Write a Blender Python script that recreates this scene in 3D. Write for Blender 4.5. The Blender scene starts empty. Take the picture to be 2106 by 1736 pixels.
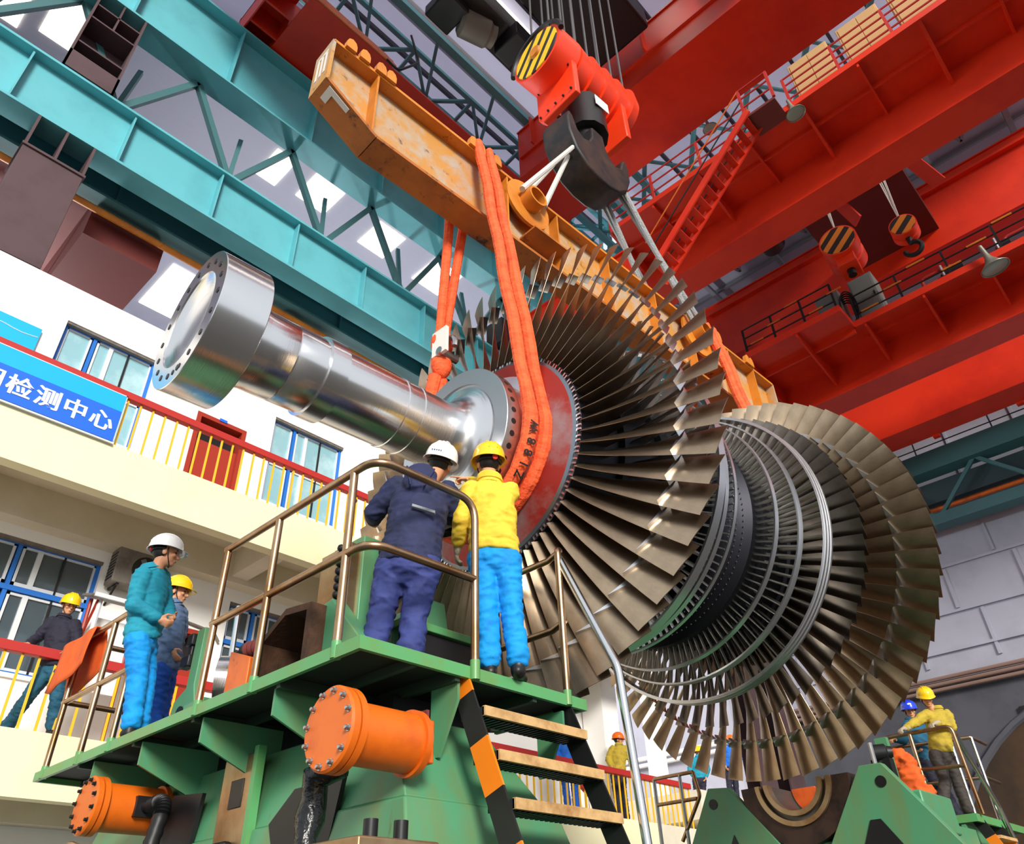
import bpy, bmesh, math, random
from mathutils import Vector as V, Matrix as M, noise
random.seed(4)
PI = math.pi
sc = bpy.context.scene
COL = sc.collection
cos, sin, R = math.cos, math.sin, math.radians

# ------------------------------------------------------------------ materials
def lin(c):
    f = lambda x: x/12.92 if x <= .04045 else ((x+.055)/1.055)**2.4
    return tuple(f(v/255) for v in c)+(1,)
MATS = {}
def mat(name, rgb, rough=.5, metal=0, var=None, vscale=2.0, vlo=.45, vhi=.7, bump=0, bscale=30, stretch=None, emit=0, coat=0, aniso=0, spots=None):
    if name in MATS: return MATS[name]
    m = bpy.data.materials.new(name); m.use_nodes = True
    nt = m.node_tree; b = nt.nodes['Principled BSDF']
    b.inputs['Base Color'].default_value = lin(rgb)
    b.inputs['Roughness'].default_value = rough
    b.inputs['Metallic'].default_value = metal
    if coat: b.inputs['Coat Weight'].default_value = coat
    if aniso: b.inputs['Anisotropic'].default_value = aniso
    tc = nt.nodes.new('ShaderNodeTexCoord'); mp = nt.nodes.new('ShaderNodeMapping')
    nt.links.new(tc.outputs['Object'], mp.inputs['Vector'])
    if stretch: mp.inputs['Scale'].default_value = stretch
    if var:
        n = nt.nodes.new('ShaderNodeTexNoise'); n.inputs['Scale'].default_value = vscale
        n.inputs['Detail'].default_value = 6; n.inputs['Roughness'].default_value = .65
        nt.links.new(mp.outputs['Vector'], n.inputs['Vector'])
        r = nt.nodes.new('ShaderNodeValToRGB')
        r.color_ramp.elements[0].position = vlo; r.color_ramp.elements[0].color = lin(rgb)
        r.color_ramp.elements[1].position = vhi; r.color_ramp.elements[1].color = lin(var)
        nt.links.new(n.outputs['Fac'], r.inputs['Fac']); nt.links.new(r.outputs['Color'], b.inputs['Base Color'])
    if spots:
        sp, ssc, lo, hi = spots
        n3 = nt.nodes.new('ShaderNodeTexNoise'); n3.inputs['Scale'].default_value = ssc; n3.inputs['Detail'].default_value = 8; n3.inputs['Roughness'].default_value = .75
        nt.links.new(mp.outputs['Vector'], n3.inputs['Vector'])
        r3 = nt.nodes.new('ShaderNodeMapRange'); r3.inputs[1].default_value = lo; r3.inputs[2].default_value = hi; nt.links.new(n3.outputs['Fac'], r3.inputs[0])
        m3 = nt.nodes.new('ShaderNodeMix'); m3.data_type = 'RGBA'; m3.inputs[7].default_value = lin(sp); nt.links.new(r3.outputs[0], m3.inputs[0])
        src = b.inputs['Base Color'].links
        if src: nt.links.new(src[0].from_socket, m3.inputs[6])
        else: m3.inputs[6].default_value = lin(rgb)
        nt.links.new(m3.outputs[2], b.inputs['Base Color'])
    if bump:
        n2 = nt.nodes.new('ShaderNodeTexNoise'); n2.inputs['Scale'].default_value = bscale; n2.inputs['Detail'].default_value = 3
        nt.links.new(mp.outputs['Vector'], n2.inputs['Vector'])
        bp = nt.nodes.new('ShaderNodeBump'); bp.inputs['Strength'].default_value = bump; bp.inputs['Distance'].default_value = .02
        nt.links.new(n2.outputs['Fac'], bp.inputs['Height']); nt.links.new(bp.outputs['Normal'], b.inputs['Normal'])
    if emit:
        b.inputs['Emission Color'].default_value = lin(rgb); b.inputs['Emission Strength'].default_value = emit
    MATS[name] = m
    return m
def stripes(name, c1, c2, scale, axis, rough=.5, thr=.5):
    m = bpy.data.materials.new(name); m.use_nodes = True; nt = m.node_tree; b = nt.nodes['Principled BSDF']
    b.inputs['Roughness'].default_value = rough
    tc = nt.nodes.new('ShaderNodeTexCoord'); d = nt.nodes.new('ShaderNodeVectorMath'); d.operation = 'DOT_PRODUCT'
    d.inputs[1].default_value = V(axis)*scale
    nt.links.new(tc.outputs['Object'], d.inputs[0])
    fr = nt.nodes.new('ShaderNodeMath'); fr.operation = 'FRACT'; nt.links.new(d.outputs['Value'], fr.inputs[0])
    gt = nt.nodes.new('ShaderNodeMath'); gt.operation = 'GREATER_THAN'; gt.inputs[1].default_value = thr
    nt.links.new(fr.outputs[0], gt.inputs[0])
    mx = nt.nodes.new('ShaderNodeMix'); mx.data_type = 'RGBA'
    mx.inputs[6].default_value = lin(c1); mx.inputs[7].default_value = lin(c2)
    nt.links.new(gt.outputs[0], mx.inputs[0]); nt.links.new(mx.outputs[2], b.inputs['Base Color'])
    MATS[name] = m; return m

# paints and metals
TEAL = mat('teal_paint', (98,182,192), .45, var=(86,166,176), vscale=.7)
TEALD = mat('backlit_teal_paint', (66,112,116), .5)  # darker copy of the teal, backlit shade put into the colour
RED = mat('crane_red_paint', (222,50,18), .42, var=(202,38,14), vscale=.6)
REDR = mat('red_rail_paint', (186,44,38), .5)
ORANGE = mat('hoist_orange_paint', (248,62,22), .38)
YEL = mat('worn_yellow_paint', (214,132,38), .5, var=(186,104,26), vscale=2.2, vlo=.42, vhi=.72, bump=.1, bscale=20, spots=((84,50,22), 3.5, .62, .7))
YELW = mat('scuffed_yellow_paint', (196,138,66), .55, var=(176,164,148), vscale=2.4, vlo=.44, vhi=.62, bump=.1, spots=((104,64,28), 4.5, .58, .68))
YELD = mat('rust_spotted_yellow', (188,106,30), .6, var=(146,80,24), vscale=1.6, vlo=.4, vhi=.7, spots=((52,32,18), 2.6, .56, .66))
GREEN = mat('machine_green_paint', (80,144,104), .42, var=(112,124,72), vscale=2.2, vlo=.45, vhi=.8, stretch=(1.8,1.8,.4), spots=((92,84,44), 3, .64, .74))
GREENL = mat('platform_green_paint', (88,158,98), .4, var=(110,140,70), vscale=3)
MOTOR = mat('orange_machine_paint', (222,104,18), .42, var=(196,82,14), vscale=3, spots=((120,54,14), 6, .62, .72))
BLACK = mat('black_steel', (26,25,27), .45, metal=.2)
HOOK = mat('hook_dark_steel', (38,36,38), .5, metal=.3, var=(74,56,46), vscale=2.5)
BROWN = mat('brown_primer', (84,62,66), .7, var=(70,48,50), vscale=.7)
DRED = mat('dark_red_primer', (112,44,40), .7)
SHAFT = mat('turned_steel', (222,220,220), .2, metal=1, aniso=.5, stretch=(70,1,1), bump=.06, bscale=3)
SHAFT2 = mat('ground_steel', (190,190,192), .3, metal=1, stretch=(40,1,1), bump=.03, bscale=3)
DISC = mat('disc_steel', (132,138,146), .36, metal=1)
HUBRED = mat('red_masked_disc', (158,44,34), .38, metal=.5, var=(150,136,136), vscale=1.3, vlo=.45, vhi=.68)
BLADE = mat('blade_steel', (182,160,134), .35, metal=1, var=(140,120,98), vscale=2.2, stretch=(1,1,.6))
BLADE2 = mat('dark_blade_steel', (140,130,122), .34, metal=1, var=(112,102,94), vscale=3)
BLADEW = mat('bright_blade_steel', (226,224,220), .3, metal=1)
SHROUD = mat('shroud_steel', (232,232,234), .3, metal=1)
DRUM = mat('drum_dark_steel', (34,34,40), .45, metal=.8)
STEEL = mat('galvanised_steel', (170,172,174), .35, metal=1)
RAILM = mat('stainless_tube', (186,156,124), .32, metal=1, var=(140,98,60), vscale=1.4, vlo=.38, vhi=.66)
RAILS = mat('polished_tube', (214,214,214), .2, metal=1)
ROPE = mat('wire_rope', (150,150,150), .5, metal=.6, bump=.5, bscale=60)
ROPEW = mat('pale_rope', (214,208,198), .7, bump=.4, bscale=60)
ROPED = mat('hoist_rope', (92,90,92), .5, metal=.5)
SLING = mat('orange_sling_cloth', (250,100,50), .8, var=(228,74,30), vscale=6, bump=1.0, bscale=15, stretch=(1,1,1.6))
WALLW = mat('white_wall_paint', (246,244,240), .8)
CREAM = mat('cream_wall_paint', (250,240,196), .8, var=(242,230,182), vscale=.5)
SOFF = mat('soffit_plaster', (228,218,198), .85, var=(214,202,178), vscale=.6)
GREYW = mat('grey_wall_paint', (176,176,190), .85, var=(160,160,172), vscale=.5)
DGREYW = mat('dark_grey_wall', (84,84,92), .85, var=(70,70,76), vscale=.7, bump=.1, bscale=6)
LILAC = mat('roof_sheet', (226,224,236), .7, stretch=(1,8,1), bump=.25, bscale=3)
def translucent(m, f):
    nt = m.node_tree; b = nt.nodes['Principled BSDF']; out = nt.nodes['Material Output']
    t = nt.nodes.new('ShaderNodeBsdfTranslucent'); mx = nt.nodes.new('ShaderNodeMixShader'); mx.inputs[0].default_value = f
    t.inputs['Color'].default_value = b.inputs['Base Color'].default_value
    nt.links.new(b.outputs[0], mx.inputs[1]); nt.links.new(t.outputs[0], mx.inputs[2]); nt.links.new(mx.outputs[0], out.inputs['Surface'])
translucent(LILAC, .5)
CORR = mat('corrugated_sheet', (180,182,200), .6, stretch=(1,14,1), bump=.6, bscale=2)
FLOOR = mat('concrete_floor', (78,75,70), .6, var=(62,60,57), vscale=.4)
BLUEF = mat('blue_window_frame', (30,110,200), .45)
ALU = mat('white_aluminium', (214,218,222), .4)
GLASSU = mat('blue_tinted_pane', (140,186,196), .12, var=(196,226,230), vscale=.8, coat=.5)
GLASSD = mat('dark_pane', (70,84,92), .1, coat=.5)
DOORR = mat('red_door_paint', (158,44,22), .5)
BALY = mat('yellow_baluster', (246,190,30), .5)
CYAN = mat('banner_cyan', (0,176,240), .5)
BANB = mat('banner_blue', (22,104,226), .5)
BANW = mat('banner_white', (250,250,252), .6)
AC = mat('old_ac_case', (120,112,104), .6, var=(90,82,74), vscale=4)
RUST = mat('rusty_plate', (76,46,26), .8, var=(48,28,16), vscale=6, bump=.3)
CLOTHO = mat('orange_cloth', (226,96,30), .85, var=(200,78,22), vscale=5)
TAN = mat('tan_cabinet', (206,164,112), .55)
CABG = mat('grey_cabinet', (112,120,116), .5)
LAMPB = mat('lamp_bowl', (150,150,136), .4, metal=.6)
LAMPG = mat('lamp_glass', (150,160,148), .25)
SKYL = mat('bright_skylight', (255,252,240), .5, emit=3.2)
SKYW = mat('sunny_pane', (255,246,220), .5, emit=2.2)
WOODP = mat('worn_stair_nosing', (206,166,112), .6, var=(150,104,56), vscale=5)
GRATE = mat('dark_grating', (28,28,28), .7)
PLATE = mat('machined_plate', (176,150,116), .35, metal=.8, var=(140,104,64), vscale=2)
HAZ = stripes('hazard_stripe', (240,128,16), (28,26,24), 1.55, (0,.35,1))
HAZY = stripes('hoist_stripe', (246,196,24), (30,30,28), 4.0, (0,.8,.6), thr=.6)
HAZO = stripes('block_stripe', (230,132,26), (36,24,22), 2.6, (0,.7,.7))

# ------------------------------------------------------------------ mesh builder
def basis(d):
    d = V(d).normalized()
    a = V((0,0,1)) if abs(d.z) < .9 else V((1,0,0))
    u = d.cross(a).normalized(); v = u.cross(d).normalized()
    return u, v, d
class MB:
    def __init__(s): s.v = []; s.f = []
    def add(s, vs, fs):
        n = len(s.v); s.v += [V(p) for p in vs]; s.f += [tuple(i+n for i in f) for f in fs]; return s
    def hexa(s, p): return s.add(p, [(0,3,2,1),(4,5,6,7),(0,1,5,4),(1,2,6,5),(2,3,7,6),(3,0,4,7)])
    def box(s, x0, x1, y0, y1, z0, z1):
        return s.hexa([(x0,y0,z0),(x1,y0,z0),(x1,y1,z0),(x0,y1,z0),(x0,y0,z1),(x1,y0,z1),(x1,y1,z1),(x0,y1,z1)])
    def obox(s, c, a, b, d):
        c, a, b, d = V(c), V(a), V(b), V(d)
        return s.hexa([c-a-b-d, c+a-b-d, c+a+b-d, c-a+b-d, c-a-b+d, c+a-b+d, c+a+b+d, c-a+b+d])
    def bar(s, p, q, w, h, up=(0,0,1)):
        p, q = V(p), V(q); d = (q-p); u = d.cross(V(up))
        if u.length < 1e-5: u = d.cross(V((1,0,0)))
        u.normalize(); v = u.cross(d).normalized()
        return s.obox((p+q)/2, d/2, u*w/2, v*h/2)
    def ring(s, c, u, v, r, n, r2=None):
        r2 = r if r2 is None else r2
        k = len(s.v); s.v += [V(c)+u*(r*cos(2*PI*i/n))+v*(r2*sin(2*PI*i/n)) for i in range(n)]; return k
    def tube(s, p, q, r, n=10, r2=None, caps=True):
        u, v, d = basis(V(q)-V(p)); r2 = r if r2 is None else r2
        a = s.ring(p, u, v, r, n); b = s.ring(q, u, v, r2, n)
        for i in range(n): j = (i+1) % n; s.f.append((a+i, b+i, b+j, a+j))
        if caps: s.f.append(tuple(a+i for i in range(n))); s.f.append(tuple(b+i for i in reversed(range(n))))
        return s
    def pipe(s, pts, r, n=10, closed=False, rr=None):
        pts = [V(p) for p in pts]; L = len(pts); t = []
        for i in range(L):
            if closed: d = (pts[(i+1) % L]-pts[i]).normalized()+(pts[i]-pts[i-1]).normalized()
            else:
                d = V((0,0,0))
                if i < L-1: d += (pts[i+1]-pts[i]).normalized()
                if i > 0: d += (pts[i]-pts[i-1]).normalized()
            t.append(d.normalized())
        u, v, d = basis(t[0]); ks = []
        for i in range(L):
            u = (u-t[i]*u.dot(t[i])).normalized(); v = t[i].cross(u)
            ra = rr[i] if rr else r
            ks.append(s.ring(pts[i], u, v, ra, n))
        for i in range(L if closed else L-1):
            a, b = ks[i], ks[(i+1) % L]
            for k in range(n): j = (k+1) % n; s.f.append((a+k, a+j, b+j, b+k))
        if not closed:
            s.f.append(tuple(ks[0]+i for i in reversed(range(n)))); s.f.append(tuple(ks[-1]+i for i in range(n)))
        return s
    def lathe(s, prof, o=(0,0,0), ax=(1,0,0), n=48, caps=True):
        o = V(o); u, v, d = basis(ax); ks = [s.ring(o+d*x, u, v, max(r, 1e-4), n) for x, r in prof]
        for a, b in zip(ks, ks[1:]):
            for i in range(n): j = (i+1) % n; s.f.append((a+i, b+i, b+j, a+j))
        if caps: s.f.append(tuple(ks[0]+i for i in range(n))); s.f.append(tuple(ks[-1]+i for i in reversed(range(n))))
        return s
    def band(s, s0, s1, r0, r1, o=(0,0,0), ax=(1,0,0), n=96):   # hollow ring of rectangular section
        o = V(o); u, v, d = basis(ax)
        ks = [s.ring(o+d*x, u, v, r, n) for x, r in ((s0,r0),(s0,r1),(s1,r1),(s1,r0))]
        for q in range(4):
            a, b = ks[q], ks[(q+1) % 4]
            for i in range(n): j = (i+1) % n; s.f.append((a+i, b+i, b+j, a+j))
        return s
    def prism(s, poly, o, u, v, d):
        o, u, v, d = V(o), V(u), V(v), V(d); n = len(poly)
        k = len(s.v)
        s.v += [o+u*a+v*b for a, b in poly]+[o+u*a+v*b+d for a, b in poly]
        s.f.append(tuple(k+i for i in reversed(range(n)))); s.f.append(tuple(k+n+i for i in range(n)))
        for i in range(n): j = (i+1) % n; s.f.append((k+i, k+j, k+n+j, k+n+i))
        return s
    def ell(s, c, rx, ry, rz, mtx=None, n=14, m=9):
        c = V(c); k = len(s.v); mtx = mtx or M.Identity(3)
        for a in range(1, m):
            t = PI*a/m
            for i in range(n): s.v.append(c+mtx@V((rx*sin(t)*cos(2*PI*i/n), ry*sin(t)*sin(2*PI*i/n), rz*cos(t))))
        s.v.append(c+mtx@V((0,0,rz))); s.v.append(c+mtx@V((0,0,-rz))); T = len(s.v)-2
        for a in range(m-2):
            for i in range(n): j = (i+1) % n; s.f.append((k+a*n+i, k+(a+1)*n+i, k+(a+1)*n+j, k+a*n+j))
        for i in range(n): j = (i+1) % n; s.f.append((T, k+i, k+j)); s.f.append((T+1, k+(m-2)*n+j, k+(m-2)*n+i))
        return s
    def caps(s, p, q, r, r2, n=12):
        p, q = V(p), V(q); L = (q-p).length
        pr = [(-r*cos(t), r*sin(t)) for t in (.15,.5,1.0)]+[(0,r)]+[(L,r2)]+[(L+r2*cos(t), r2*sin(t)) for t in (1.0,.5,.15)]
        return s.lathe(pr, p, q-p, n)
    def loft(s, rings, n=18):
        ks = [s.ring(c, V(u), V(v), ra, n, rb) for c, u, v, ra, rb in rings]
        for a, b in zip(ks, ks[1:]):
            for i in range(n): j = (i+1) % n; s.f.append((a+i, a+j, b+j, b+i))
        s.f.append(tuple(ks[0]+i for i in reversed(range(n)))); s.f.append(tuple(ks[-1]+i for i in range(n)))
        return s
    def build(s, name, m, parent=None, smooth=True, ang=35, bevel=0, local=False):
        me = bpy.data.meshes.new(name); off = V((0,0,0))
        o = bpy.data.objects.new(name, me); COL.objects.link(o)
        vs = s.v
        if parent is not None:
            o.parent = parent
            if not local:
                mi = wm(parent).inverted(); vs = [mi@p for p in s.v]
        me.from_pydata([tuple(p) for p in vs], [], s.f)
        me.validate()
        bm = bmesh.new(); bm.from_mesh(me); bmesh.ops.recalc_face_normals(bm, faces=bm.faces); bm.to_mesh(me); bm.free()
        if smooth:
            me.shade_smooth(); me.set_sharp_from_angle(angle=R(ang))
        for mm in (m if isinstance(m, (list, tuple)) else [m]): me.materials.append(mm)
        if bevel:
            b = o.modifiers.new('bevel', 'BEVEL'); b.width = bevel; b.segments = 2; b.limit_method = 'ANGLE'
        return o
def wm(o):
    mx = o.matrix_basis.copy()
    return wm(o.parent)@mx if o.parent else mx
def tag(o, label, cat, group=None, kind=None):
    if label: o['label'] = label
    if cat: o['category'] = cat
    if group: o['group'] = group
    if kind: o['kind'] = kind
    return o
def thing(name, label, cat, loc=(0,0,0), rot=None, group=None):
    o = bpy.data.objects.new(name, None); COL.objects.link(o); o.location = loc; o.empty_display_size = .2
    if rot: o.rotation_euler = rot
    return tag(o, label, cat, group)
def struct(name, mb, m, label=None, **k):
    o = mb.build(name, m, **k); o['kind'] = 'structure'; o['category'] = 'building part'
    o['label'] = label or name.replace('_', ' ')
    return o
def lab(o, text): o['label'] = text; return o
def copyobj(o, parent, **kw):
    c = o.copy(); COL.objects.link(c); c.parent = parent
    return c
def copytree(o, parent=None):
    c = o.copy(); COL.objects.link(c); c.parent = parent
    for ch in list(o.children): copytree(ch, c)
    return c
def fillet(pts, r, seg=6):
    pts = [V(p) for p in pts]; out = [pts[0]]
    for a, b, c in zip(pts, pts[1:], pts[2:]):
        d1 = (a-b).normalized(); d2 = (c-b).normalized(); an = d1.angle(d2)
        t = min(r/math.tan(an/2), (a-b).length*.49, (c-b).length*.49)
        p, q = b+d1*t, b+d2*t
        for i in range(seg+1):
            k = i/seg; out.append(p*(1-k)**2+b*2*k*(1-k)+q*k*k)
    out.append(pts[-1]); return out

# ------------------------------------------------------------------ setting
struct('floor', MB().box(-160, 180, -180, 120, -.2, 0), FLOOR)
WY = 12.8
def wall_y(name, x0, x1, z0, z1, holes, y, th, m, label):
    xs = sorted({x0, x1, *[h[0] for h in holes], *[h[1] for h in holes]})
    zs = sorted({z0, z1, *[h[2] for h in holes], *[h[3] for h in holes]})
    mb = MB()
    for a, b in zip(xs, xs[1:]):
        for c, d in zip(zs, zs[1:]):
            if not any(h[0]-1e-4 <= a and b <= h[1]+1e-4 and h[2]-1e-4 <= c and d <= h[3]+1e-4 for h in holes):
                mb.box(a, b, y, y+th, c, d)
    return struct(name, mb, m, label, smooth=False)
UPW = [(2.1, 3.8, 9.35, 11.43), (6.45, 8.24, 9.35, 11.43), (10.6, 12.4, 9.35, 11.43), (-2.2, -.4, 9.35, 11.43)]
LOW = [(1.1, 3.92, 5.2, 7.2), (6.22, 8.05, 5.2, 7.15), (10.2, 12.6, 5.2, 7.15)]
DOORS = [(4.79, 5.86, 8.25, 10.74), (4.85, 5.9, 4.09, 6.47)]
wall_y('wall_left', -8, 16.6, 0, 12.2, UPW+LOW+DOORS, WY, .35, WALLW, 'white front wall of the two storey office building on the left')
struct('wall_back', MB().box(-8, 16.6, 14.6, 14.8, 0, 12.2), GREYW, 'inner wall of the office rooms')
struct('ceiling_office', MB().box(-8, 16.6, 12.9, 14.9, 12.15, 12.2), WALLW, 'flat roof slab of the white office building')
wn = [0]
def window(x0, x1, z0, z1, mull, trans, pane, name=None):
    wn[0] += 1
    t = thing('window_%d' % wn[0], 'blue framed window in the white office wall', None, ((x0+x1)/2, WY, z0)); t['kind'] = 'structure'
    fr = MB(); y0, y1 = WY+.1, WY+.18; w = .06
    for a, b, c, d in ((x0,x1,z0,z0+w),(x0,x1,z1-w,z1),(x0,x0+w,z0+w,z1-w),(x1-w,x1,z0+w,z1-w)): fr.box(a, b, y0, y1, c, d)
    for m in mull: fr.box(m-w/2, m+w/2, y0, y1, z0+w, z1-w)
    fr.box(x0, x1, y0-.01, y1, trans-.04, trans+.04)
    fr.build('frame', BLUEF, t)
    sash = MB(); fr2 = MB(); pn = MB(); bars = [x0]+list(mull)+[x1]
    for a, b in zip(bars, bars[1:]):
        for c, d in ((z0, trans), (trans, z1)):
            a2, b2, c2, d2 = a+.05, b-.05, c+.05, d-.05
            for q in ((a2,b2,c2,c2+.06),(a2,b2,d2-.04,d2),(a2,a2+.04,c2,d2),(b2-.04,b2,c2,d2)): sash.box(q[0], q[1], WY+.13, WY+.17, q[2], q[3])
            if b2-a2 > .6: sash.box(a2+.22, a2+.3, WY+.125, WY+.17, c2, d2); fr2.box((a2+b2)/2+.05, (a2+b2)/2+.08, WY+.12, WY+.17, c2, d2)
            pn.box(a2, b2, WY+.16, WY+.165, c2, d2)
    sash.build('sash', ALU, t); fr2.build('meeting_bar', BLACK, t); pn.build('pane', pane, t)
    MB().box(x0-.05, x1+.05, WY-.05, WY+.12, z0-.06, z0).build('sill', WALLW, t)
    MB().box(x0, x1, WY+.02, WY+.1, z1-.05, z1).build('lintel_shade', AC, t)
for i, w in enumerate(UPW): window(*w, [w[0]+.56], 10.42, GLASSU)
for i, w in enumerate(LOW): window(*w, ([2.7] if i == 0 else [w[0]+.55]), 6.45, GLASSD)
for i, (x0, x1, z0, z1) in enumerate(DOORS):
    t = thing('door_%d' % (i+1), ['dark red door with open transom on the upper balcony', 'dark red door on the lower gallery behind the two standing men'][i], None, ((x0+x1)/2, WY, z0)); t['kind'] = 'structure'
    f = MB()
    for q in ((x0,x0+.09,z0,z1),(x1-.09,x1,z0,z1),(x0+.09,x1-.09,z1-.09,z1)): f.box(q[0], q[1], WY-.02, WY+.2, q[2], q[3])
    f.build('frame', DOORR, t)
    MB().box(x0+.09, x1-.09, WY+.08, WY+.12, z0, z1-.55).build('leaf', DOORR, t)
    MB().box(x0+.09, x1-.09, WY+.25, WY+.27, z1-.55, z1-.09).build('transom', BLACK, t)
    MB().box((x0+x1)/2-.08, (x0+x1)/2+.08, WY-.04, WY-.02, z1-.03, z1+.03).build('number_plate', BANB, t)
# balconies
def balcony(n, z0, z1, m, label):
    mb = MB().box(-8, 16.6, 11, 11.22, z0, z1)
    struct('trim_%d' % n, mb, m, label, smooth=False)
    mb = MB().box(-8, 16.6, 11.22, WY, z1-.28, z1)
    for x in (-5.2, -1.0, 1.35, 6.0, 10.2, 14.4): mb.box(x, x+.32, 11.22, WY, z0+.04, z1-.28)
    mb.box(-8, 16.6, WY-.3, WY, z0-.06, z1-.28)
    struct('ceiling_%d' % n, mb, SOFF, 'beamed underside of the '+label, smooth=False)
balcony(1, 7.44, 8.25, CREAM, 'cream upper balcony slab')
balcony(2, 3.35, 4.09, CREAM, 'cream lower gallery slab')
def balustrade(z, x0, x1, y, label, grp, step=.2):
    t = thing('balcony_railing', label, 'railing', ((x0+x1)/2, y, z))
    MB().box(x0, x1, y-.06, y+.06, z+.885, z+1.01).build('handrail', REDR, t, bevel=.008)
    b0 = None; k = 0; x = x0+.1
    while x < x1:
        if b0 is None: b0 = MB().box(x-.014, x+.014, y-.014, y+.014, z-.02, z+.89).build('baluster', BALY, t)
        else:
            c = copyobj(b0, t); c.location.x += k*step
        k += 1; x += step
    return t
balustrade(8.25, -2.4, 16.4, 11.06, 'red handrail with yellow balusters along the upper balcony, carrying the blue banner', 'balcony railings', .205)
balustrade(4.09, 0, 18.2, 11.06, 'red handrail with yellow balusters along the lower gallery behind the pedestal', 'balcony railings', .205)
# gallery continuation, landing, columns and inner walls at the far end
struct('trim_3', MB().box(16.6, 25, 11, 20, 3.35, 4.09), SOFF, 'far end of the lower gallery slab')
struct('trim_4', MB().box(18.9, 23.4, 11.2, 14, 4.4, 5.08), SOFF, 'raised landing at the far end of the gallery')
struct('column_1', MB().box(16.3, 16.95, 12.1, 12.75, 0, 12.2), WALLW, 'white column at the end of the office building')
struct('column_2', MB().box(20, 20.4, 13.0, 13.4, 0, 12.2), WALLW, 'slim white column beyond the gallery')
mb = MB().box(24, 24.2, 12.6, 21, 0, 11.6).box(16.6, 24, 20.8, 21, 0, 11.6)
struct('wall_gallery', mb, GREYW, 'pale wall of the room beyond the gallery')
for z in (6.9, 7.1, 9.0, 9.2): pass
t = thing('wall_pipes', 'pair of white pipes along the pale wall past the gallery', 'pipe', (23.85, 16.5, 7))
for z in (7.0, 7.22): MB().tube((23.85,12.7,z), (23.85,20.7,z), .07).build('pipe', WALLW, t)
balT = thing('stair_railing', 'sloping red stair handrail with yellow balusters behind the gallery railing', 'railing', (17.5, 12.3, 3.2))
MB().bar((15.0,12.2,5.15), (18.4,12.2,3.2), .1, .14).build('handrail', REDR, balT)
b0 = None
for k in range(13):
    x = 15.2+k*.25; z = 5.15-(x-15)*.573
    MB().box(x-.014, x+.014, 12.19, 12.21, z-.95, z).build('baluster', BALY, balT)
# far wall
struct('wall_right', MB().box(33, 33.3, -30, 45, 0, 9.9), DGREYW, 'dark grey lower part of the far end wall')
mb = MB().box(33, 33.3, -30, 45, 9.9, 31)
struct('wall_right_upper', mb, GREYW, 'pale grey upper part of the far end wall')
mb = MB()
for z in (10.9, 12.3, 14.1, 16.0): mb.box(32.9, 33, -30, 45, z-.05, z+.05)
for k in range(22):
    y = -20+k*2.6
    mb.box(32.93, 33, y-.06, y+.06, 10.4, 12.2); mb.box(32.93, 33, y+.74, y+.86, 12.4, 14); mb.box(32.93, 33, y+1.4, y+1.5, 14.2, 24)
struct('trim_5', mb, GREYW, 'panel joints of the pale end wall')
t = thing('end_wall_pipes', 'bundle of brown pipes running along the top of the dark end wall', 'pipe', (32.8, 5, 9.8))
for k, z in enumerate((9.55, 9.75, 9.95)): MB().tube((32.8,-15,z), (32.8,20,z), .075).build('pipe', mat('brown_pipe', (140,112,100), .5), t)
pr = [(6.2*cos(a), 6.2*sin(a)) for a in [PI*i/24 for i in range(25)]]
mb = MB().prism([(x, z) for x, z in pr]+[(-6.2,-2.5),(6.2,-2.5)], (32.94,3.3,2.5), (0,1,0), (0,0,1), (-.06,0,0))
struct('door_3', mb, mat('brown_gate', (70,48,26), .75, var=(44,32,22), vscale=.6), 'large brown arched opening in the dark end wall')
mb = MB().pipe([(32.85,3.3+6.3*cos(a),2.5+6.3*sin(a)) for a in [PI*i/24 for i in range(25)]], .14, 6)
struct('trim_6', mb, DGREYW, 'raised rim of the arched opening')
tag(MB().box(32.9, 33, 4.6, 6.1, 8.0, 8.5).build('wall_vent', BLACK), 'black slot vent on the dark end wall right of the blue helmet', 'vent')
# end wall crane girder (teal truss along the end wall)
t = thing('end_runway_truss', 'dark teal truss girder with orange pipe along the grey end wall', 'girder', (31.8, 5, 17))
MB().box(31.4, 32.2, -20, 22, 17.5, 18.35).build('top_chord', TEALD, t)
MB().box(31.6, 32.3, -20, 22, 15.3, 15.75).build('bottom_chord', TEALD, t)
for k in range(10):
    y = -18+k*4
    MB().bar((31.8,y,15.6), (31.8,y+2,17.6), .14, .14).build('diagonal', TEALD, t)
    MB().bar((31.8,y+2,17.6), (31.8,y+4,15.6), .14, .14).build('diagonal', TEALD, t)
MB().tube((32.5,-20,16.3), (32.5,22,16.3), .09).build('pipe', MOTOR, t)
MB().box(32.3, 32.6, -20, 22, 16.5, 17.4).build('web', mat('dark_teal', (44,66,72), .6), t)
for z in (18.9, 19.35): MB().tube((32.0,-20,z), (32.0,22,z), .025, 6).build('rail', BLACK, t)
for k in range(14): MB().tube((32.0,-18+k*3,18.3), (32.0,-18+k*3,19.35), .03, 6).build('post', BLACK if k % 3 else MOTOR, t)
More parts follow.
